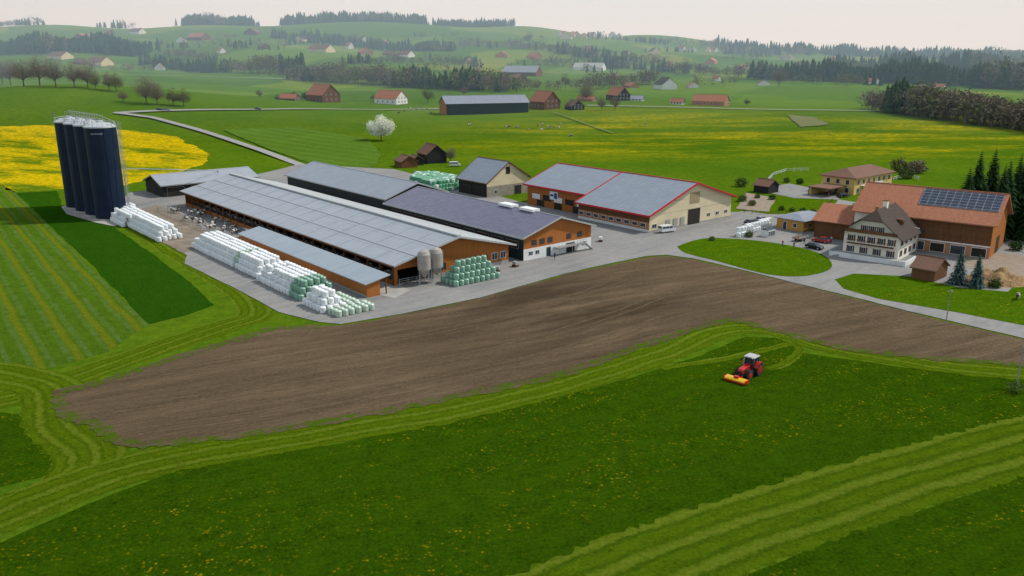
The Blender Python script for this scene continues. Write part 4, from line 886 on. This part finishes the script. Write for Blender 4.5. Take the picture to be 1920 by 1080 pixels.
for a in (-.6,.6):
    for s in (-.85,.85): wheel(q,a,s,.38,.24)
q.build('flatbed_trailer',loc=(x,y,.12),rz=.7)
for w_,l_ in ((24,-3),(-3,68),(60,6),(63,4),(30,-2)):
    x,y=FR(w_,l_); q=MB()
    for k in range(3): q.box(-.6,.6,-.5,.5,.01+k*.16,.03+k*.16,w_dkwood); q.box(-.6,-.45,-.5,.5,.031+k*.16,.15+k*.16,w_dkwood); q.box(.45,.6,-.5,.5,.031+k*.16,.15+k*.16,w_dkwood)
    q.box(-.5,.5,-.4,.4,.5,1.2,random.choice([m_white,w_conc,m_tank])); q.build('pallet_crate',loc=(x,y,.1),rz=U(0,3))
# tractor
E=empty('red_tractor',34.6,113.0,.03,math.atan2(-.72,-.70)); t=MB()
t.prism([(.2,1.0),(2.5,.95),(2.6,1.25),(2.45,1.6),(1.9,1.72),(.2,1.88)],-.40,.40,m_redp); t.build('hood',E,bevel=.08)
t=MB(); t.box(2.56,2.62,-.3,.3,1.05,1.35,m_black)
for s in (-1,1): t.box(1.2,2.3,s*.41-.012,s*.41+.012,1.15,1.5,m_black)
t.box(-1.7,2.4,-.28,.28,.6,.98,m_black); t.box(1.3,1.7,-.8,.8,.55,.75,m_black); t.box(-1.25,-.85,-.9,.9,.8,1.1,m_black); t.tube((.75,-.52,1.5),(.75,-.52,2.7),.06,.06,8,m_steel); t.box(.2,1.0,-.85,-.42,.6,1.1,m_black); t.box(.2,1.0,.42,.85,.6,1.1,m_black); t.build('chassis',E)
t=MB(); t.hexa([(-1.35,-.75,1.2),(.2,-.6,1.2),(.2,.6,1.2),(-1.35,.75,1.2)],[(-1.25,-.72,2.72),(.0,-.66,2.72),(.0,.66,2.72),(-1.25,.72,2.72)],m_glass)
for a,b2 in ((-1.37,-.76),(-1.37,.76),(.2,-.64),(.2,.64),(-.55,-.74),(-.55,.74)): t.tube((a,b2,1.2),(a*.93-.03,b2*.98,2.72),.05,.05,6,m_black)
t.build('cab',E)
t=MB(); t.box(-1.5,.3,-.85,.85,2.73,2.95,M('cab_roof_grey',(.42,.43,.44))); t.build('cab_roof',E,bevel=.08)
t=MB(); t.tube((-1.2,.6,2.95),(-1.2,.6,3.12),.07,.07,8,m_yelp)
for s in (-1,1): t.tube((.25,s*.8,2.6),(.35,s*1.15,2.5),.025,.025,5,m_black); t.box(.33,.37,s*1.15-.12,s*1.15+.12,2.2,2.55,m_black); t.tube((.3,s*.6,2.84),(.36,s*.6,2.84),.08,.08,8,m_white)
t.build('beacon_mirrors_lamps',E)
t=MB()
for s in (-1,1):
    for k in range(6):
        a0=math.radians(20+k*25);a1=math.radians(45+k*25); r1,r2=1.02,1.1
        P4=lambda r_,a,sy:(-1.05+r_*math.cos(a),s*.95+sy,.98+r_*math.sin(a))
        t.hexa([P4(r1,a0,-.3),P4(r1,a0,.3),P4(r1,a1,.3),P4(r1,a1,-.3)],[P4(r2,a0,-.3),P4(r2,a0,.3),P4(r2,a1,.3),P4(r2,a1,-.3)],m_redp)
t.build('fenders',E)
t=MB()
def lug(x,y,r,w_):
    wheel(t,x,y,r,w_,m_redp,28)
    for k in range(24):
        a=2*math.pi*k/24; c,s=math.cos(a),math.sin(a); t.tube((x+c*r,y-w_*.45,r+s*r),(x+math.cos(a+.18)*r,y+w_*.1,r+math.sin(a+.18)*r),.045,.045,4,m_black)
lug(-1.05,-.98,.95,.58);lug(-1.05,.98,.95,.58);lug(1.5,-.9,.68,.45);lug(1.5,.9,.68,.45); t.build('wheels',E)
t=MB(); t.prism([(3.0,.35),(4.1,.25),(4.15,.42),(3.85,.58),(3.15,.66)],-1.65,1.65,m_yelp); t.build('mower_deck',E,bevel=.04)
t=MB(); t.box(2.45,3.1,-.4,-.28,.5,.65,m_redp); t.box(2.45,3.1,.28,.4,.5,.65,m_redp); t.tube((2.45,0,1.1),(3.4,0,.85),.06,.06,6,m_black); t.box(3.2,3.7,-.35,.35,.68,.88,m_redp)
for s in (-1,1): t.box(3.0,4.1,s*1.68-.05,s*1.68+.05,.2,.64,m_redp)
for k in range(4): t.tube((3.5,-1.2+k*.8,.08),(3.5,-1.2+k*.8,.34),.32,.32,12,m_steel)
t.box(4.0,4.2,-1.6,1.6,.12,.24,m_redp)
t.build('mower_frame',E)
# --- cows / people with skin
def skinned(name,verts,edges,rad,mats,subs=1):
    me=bpy.data.meshes.new(name); me.from_pydata(verts,edges,[]); o=link(name,me); o.modifiers.new('s','SKIN')
    for i,r in enumerate(rad):
        o.data.skin_vertices[0].data[i].radius=r if isinstance(r,tuple) else (r,r)
    o.data.skin_vertices[0].data[0].use_root=True
    o.modifiers.new('ss','SUBSURF').levels=subs
    bpy.context.view_layer.update(); m2=bpy.data.meshes.new_from_object(o.evaluated_get(bpy.context.evaluated_depsgraph_get()))
    bpy.data.objects.remove(o); m2.materials.clear()
    for m in mats: m2.materials.append(m)
    m2.polygons.foreach_set('use_smooth',[True]*len(m2.polygons)); return m2
m,nt,b=newmat('cow_hide'); tc=nt.nodes.new('ShaderNodeTexCoord'); oi=nt.nodes.new('ShaderNodeObjectInfo')
va=nt.nodes.new('ShaderNodeVectorMath'); va.operation='MULTIPLY_ADD'; L(nt,tc.outputs['Object'],va.inputs[0]); va.inputs[1].default_value=(1,1,1); L(nt,math_(nt,'MULTIPLY',oi.outputs['Random'],30),va.inputs[2])
L(nt,mixc(nt,rng(nt,noise(nt,va.outputs[0],1.3,2),.47,.5),(.55,.52,.48),(.05,.028,.018)),b.inputs['Base Color']); b.inputs['Roughness'].default_value=.8; m_cow=m
def cowmesh(graze):
    hd=[(1.15,0,.75),(1.35,0,.35),(1.55,0,.12)] if graze else [(1.15,0,1.45),(1.4,0,1.5),(1.72,0,1.32)]
    V=[(0,0,1.0),(.6,0,1.02),(.85,0,1.12)]+hd+[(-.55,0,1.05),(-.85,0,1.12)]
    E=[(0,1),(1,2),(2,3),(3,4),(4,5),(0,6),(6,7)]; Rr=[(.36,.42),(.34,.38),(.24,.28),.15,.14,.09,(.34,.36),(.24,.24)]
    for sx,root in ((.62,1),(-.78,6)):
        for s in (-1,1):
            k=len(V)
            if sx>0: V+=[(sx,s*.22,.75),(sx+.03,s*.22,.4),(sx,s*.22,.03)]; Rr+=[.13,.075,.055]
            else: V+=[(sx+.1,s*.22,.78),(sx-.12,s*.22,.45),(sx-.04,s*.22,.03)]; Rr+=[.16,.075,.055]
            E+=[(root,k),(k,k+1),(k+1,k+2)]
    k=len(V); V+=[(-1.0,0,1.0),(-1.05,0,.5)]; Rr+=[.04,.03]; E+=[(7,k),(k,k+1)]
    for s in (-1,1):
        k=len(V); V.append((hd[1][0]-.1,s*.22,hd[1][2]+.06)); Rr.append(.04); E.append((4,k))
    return skinned('cow',V,E,Rr,[m_cow])
cm=[cowmesh(False),cowmesh(True)]
def cow(x,y,a=None,g=None,dz=.1):
    link('cow',cm[int(R()<.5) if g is None else g],loc=(x,y,h(x,y)+dz),rz=U(0,6.28) if a is None else a)
for k in range(27):
    x,y=FR(U(-8,-.5),63+k*2+U(-.7,.7)); cow(x,y)
for k in range(22):
    x,y=FR(3.9,8+k*5+U(-1.5,1.5)); cow(x,y,ANG+math.pi+U(-.2,.2),0,.14)
for u,v in [(1010,238),(1018,236),(1048,242),(950,240),(770,208),(782,206),(800,206),(815,208),(850,210),(880,236),(1908,562),(130,218),(100,216),(1070,258),(1210,235)]+[(U(740,860),U(204,214)) for _ in range(10)]+[(U(950,1060),U(232,246)) for _ in range(8)]:
    x,y=T(u,v); cow(x,y,dz=.02)
def person(x,y,a,shirt,pants,hair,walk=.25):
    m,nt,b=newmat('clothes'); tc=nt.nodes.new('ShaderNodeTexCoord'); s=nt.nodes.new('ShaderNodeSeparateXYZ'); L(nt,tc.outputs['Object'],s.inputs[0])
    c=mixc(nt,rng(nt,s.outputs[2],.93,.95),pants,shirt); c=mixc(nt,rng(nt,s.outputs[2],1.46,1.48),c,(.45,.27,.19)); c=mixc(nt,rng(nt,s.outputs[2],1.68,1.7),c,hair); L(nt,c,b.inputs['Base Color'])
    V=[(0,0,.95),(0,0,1.2),(0,0,1.42),(0,0,1.52),(.02,0,1.66)]; E=[(0,1),(1,2),(2,3),(3,4)]; Rr=[(.15,.12),(.14,.11),(.12,.1),.055,(.085,.1)]
    for s in (-1,1):
        k=len(V); V+=[(0,s*.1,.85),(s*walk*.5,s*.11,.48),(s*walk-.02,s*.11,.06),(s*walk+.14,s*.11,.03)]; E+=[(0,k),(k,k+1),(k+1,k+2),(k+2,k+3)]; Rr+=[.09,.06,.045,.035]
        k=len(V); V+=[(0,s*.2,1.4),(-s*.05,s*.25,1.12),(-s*.12+.05,s*.25,.88),(-s*.12+.07,s*.25,.78)]; E+=[(2,k),(k,k+1),(k+1,k+2),(k+2,k+3)]; Rr+=[.055,.045,.035,.03]
    link('person',skinned('person',V,E,Rr,[m]),loc=(x,y,h(x,y)+.11),rz=a)
for u,v,a,sh_,pa in ((1040,487,1,(.02,.03,.08),(.03,.03,.05)),(1488,467,2,(.02,.02,.025),(.02,.02,.03)),(1467,463,.5,(.3,.05,.05),(.03,.04,.1)),(1558,456,4,(.4,.4,.42),(.03,.03,.06)),(1508,458,3,(.05,.1,.25),(.02,.02,.03))):
    x,y=T(u,v); person(x,y,a,sh_,pa,(.05,.03,.02))
# --- distant farm buildings
def house(u,v,wpx,hpx,wm,rm,rz=None,l_ratio=1.6,name='distant_farmhouse',gm=None,wn=True):
    x,y=T(u,v); dep=y*c_+12; wid=wpx*dep/F; H_=hpx*dep/F; rz=U(-.5,.9) if rz is None else rz
    cc,ss=abs(math.cos(rz)),abs(math.sin(rz)); w=wid/(cc+ss*l_ratio); l=w*l_ratio
    E=gable(name,x-w/2,y-4,rz,w,l,H_*.42,H_*.42,w/2,H_,wm,rm,over=.5,z=h(x,y)-.3,gm=gm)
    if wn and y<900:
        q=MB()
        for i in range(4):
            win(q,'L',l*(i+.8)/4.6,H_*.15,1.1,1.3,.5)
            if i<3: win(q,'F',w*(i+1)/4,H_*.15,1.1,1.3,.5); win(q,'F',w*(i+1)/4,H_*.42,1.1,1.2,.5)
        q.build('windows',E)
house(627,193,72,34,w_dkwood,r_tile,.75,1.5); house(762,196,66,26,w_white,r_tile,1.0,1.6); house(1040,205,62,34,w_dkwood,r_tile,.6,1.3); house(1085,206,38,18,w_blk,r_btile,.3); house(1172,189,46,25,w_blk,r_tile,.5,1.3)
house(1255,168,40,22,w_white,r_dtile,.2,1.4); house(1372,199,72,21,w_brick,r_tile,1.0,2.0); house(1020,144,78,20,w_dkwood,r_grey,1.1,2.4,'distant_barn'); house(1140,133,64,15,w_white,r_lite,1.1,2.4,'distant_barn')
house(205,124,58,17,w_cream,r_btile,1.,2); house(130,112,56,15,w_cream,r_btile,1.0,2); house(160,122,30,12,w_dkwood,r_btile,1.0,2); house(300,132,26,13,w_white,r_tile,.3); house(390,76,48,14,w_dkwood,r_tile,1.0,2); house(625,99,56,15,w_cream,r_btile,1.,2); house(690,103,36,13,w_brick,r_tile,.4); house(775,108,36,13,w_white,r_btile,.9); house(1010,112,30,14,w_brick,r_tile,.5); house(565,190,46,14,w_dkwood,r_tile,1.1,2)
house(1915,165,30,20,w_brick,r_tile,.5); house(1645,158,24,11,w_white,r_tile,.5); house(1772,168,24,11,w_white,r_tile,.7); house(270,64,36,11,w_white,r_btile,1.,2); house(685,80,22,12,w_white,r_dtile,.4); house(1285,196,30,12,w_white,r_tile,1.,1.6); house(1210,189,34,10,w_white,r_grey,1.,2); house(1265,126,26,11,w_cream,r_tile,.9); house(1120,190,40,11,w_brick,r_tile,1.0,2); house(740,105,26,10,w_dkwood,r_btile,.9)
for u,v in ((1060,74),(1110,98),(1180,108),(1330,120),(1480,112),(1510,128),(1560,118),(1400,132),(1230,102),(940,108),(880,118),(560,78),(500,92),(420,100),(470,66),(340,80),(210,66),(150,76),(90,84),(1700,122),(1800,128),(1350,152),(1430,160),(1150,150),(1300,165),(980,150),(1190,165),(660,92),(720,88)): house(u,v,U(18,32),U(10,13),random.choice([w_white,w_cream,w_dkwood,w_brick]),random.choice([r_tile,r_tile,r_btile,r_dtile]),None,1.5,wn=False)
for u in range(1050,1165,11): house(u,70+U(-2,2),14,10,random.choice([w_white,w_cream]),r_tile,None,1.3,wn=False)
for u in (1285,1300,1325,1345,1365,1378,1405,1425): house(u,96+U(-2,2),14,9,random.choice([w_white,w_cream]),r_tile,None,1.3,wn=False)
x,y=T(905,213)
gable('long_dark_barn',x-32,y+4,-1.25,22,62,8,8,11,13.0,w_navy,r_solar,over=.8,z=h(x,y)-.5,gm=w_wood)
# ------------------------------------------------------------------ haze (real scattering air over the valley)
q=MB(); q.box(-4500,4500,430,4600,-30,330,w_white); me=q.build('haze',weld=True); me.data.materials.clear()
hm=bpy.data.materials.new('air_haze'); hm.use_nodes=True; nt=hm.node_tree; nt.nodes.clear(); o_=nt.nodes.new('ShaderNodeOutputMaterial'); vsn=nt.nodes.new('ShaderNodeVolumeScatter'); vsn.inputs['Color'].default_value=(.60,.84,1,1); vsn.inputs['Density'].default_value=.00030; vsn.inputs['Anisotropy'].default_value=.1; L(nt,vsn.outputs[0],o_.inputs['Volume']); me.data.materials.append(hm)
for p in me.data.polygons: p.material_index=0
# ------------------------------------------------------------------ light
el=math.radians(48); sd=Vector((.86,.22)).normalized()
az=math.atan2(sd.x,sd.y)
S=bpy.data.lights.new('sun','SUN'); S.energy=3.9; S.angle=math.radians(3); S.color=(1,.94,.84); so=link('sun',S)
dirv=Vector((sd.x*math.cos(el),sd.y*math.cos(el),math.sin(el))); so.rotation_euler=(-dirv).to_track_quat('-Z','Y').to_euler(); so.location=(200,100,300)
W_=bpy.data.worlds.new('World'); bpy.context.scene.world=W_; W_.use_nodes=True; nt=W_.node_tree; bg=nt.nodes['Background']
sk=nt.nodes.new('ShaderNodeTexSky'); sk.sky_type='NISHITA'; sk.sun_disc=False; sk.sun_elevation=el; sk.sun_rotation=az
tc=nt.nodes.new('ShaderNodeTexCoord'); cl=rng(nt,noise(nt,mapping(nt,tc.outputs['Generated'],(1,1,7)),1.8,8,.6),.38,.66)
sz=nt.nodes.new('ShaderNodeSeparateXYZ'); L(nt,tc.outputs['Generated'],sz.inputs[0])
hz_=rng(nt,sz.outputs[2],0.0,.12,1,0); up=rng(nt,sz.outputs[2],.10,.45,0,1)
cloud=mixc(nt,cl,(8.4,9.6,10.6),(10.2,10.8,11.2)); cloud=mixc(nt,hz_,cloud,(12.8,13.0,13.0)); cloud=mixc(nt,up,cloud,mixc(nt,cl,(4.4,5.4,6.6),(6.6,7.1,7.6)))
L(nt,mixc(nt,.88,sk.outputs[0],cloud),bg.inputs['Color']); bg.inputs['Strength'].default_value=.1
# ------------------------------------------------------------------ camera
cd=bpy.data.cameras.new('camera'); cam=link('camera',cd,loc=(0,0,H)); cam.rotation_euler=(math.pi/2-th,0,0); cd.sensor_width=36; cd.lens=F/1920*36; cd.clip_end=40000; cd.clip_start=.5
sc=bpy.context.scene; sc.camera=cam
sc.view_settings.view_transform='Standard'; sc.view_settings.look='None'; sc.view_settings.exposure=0
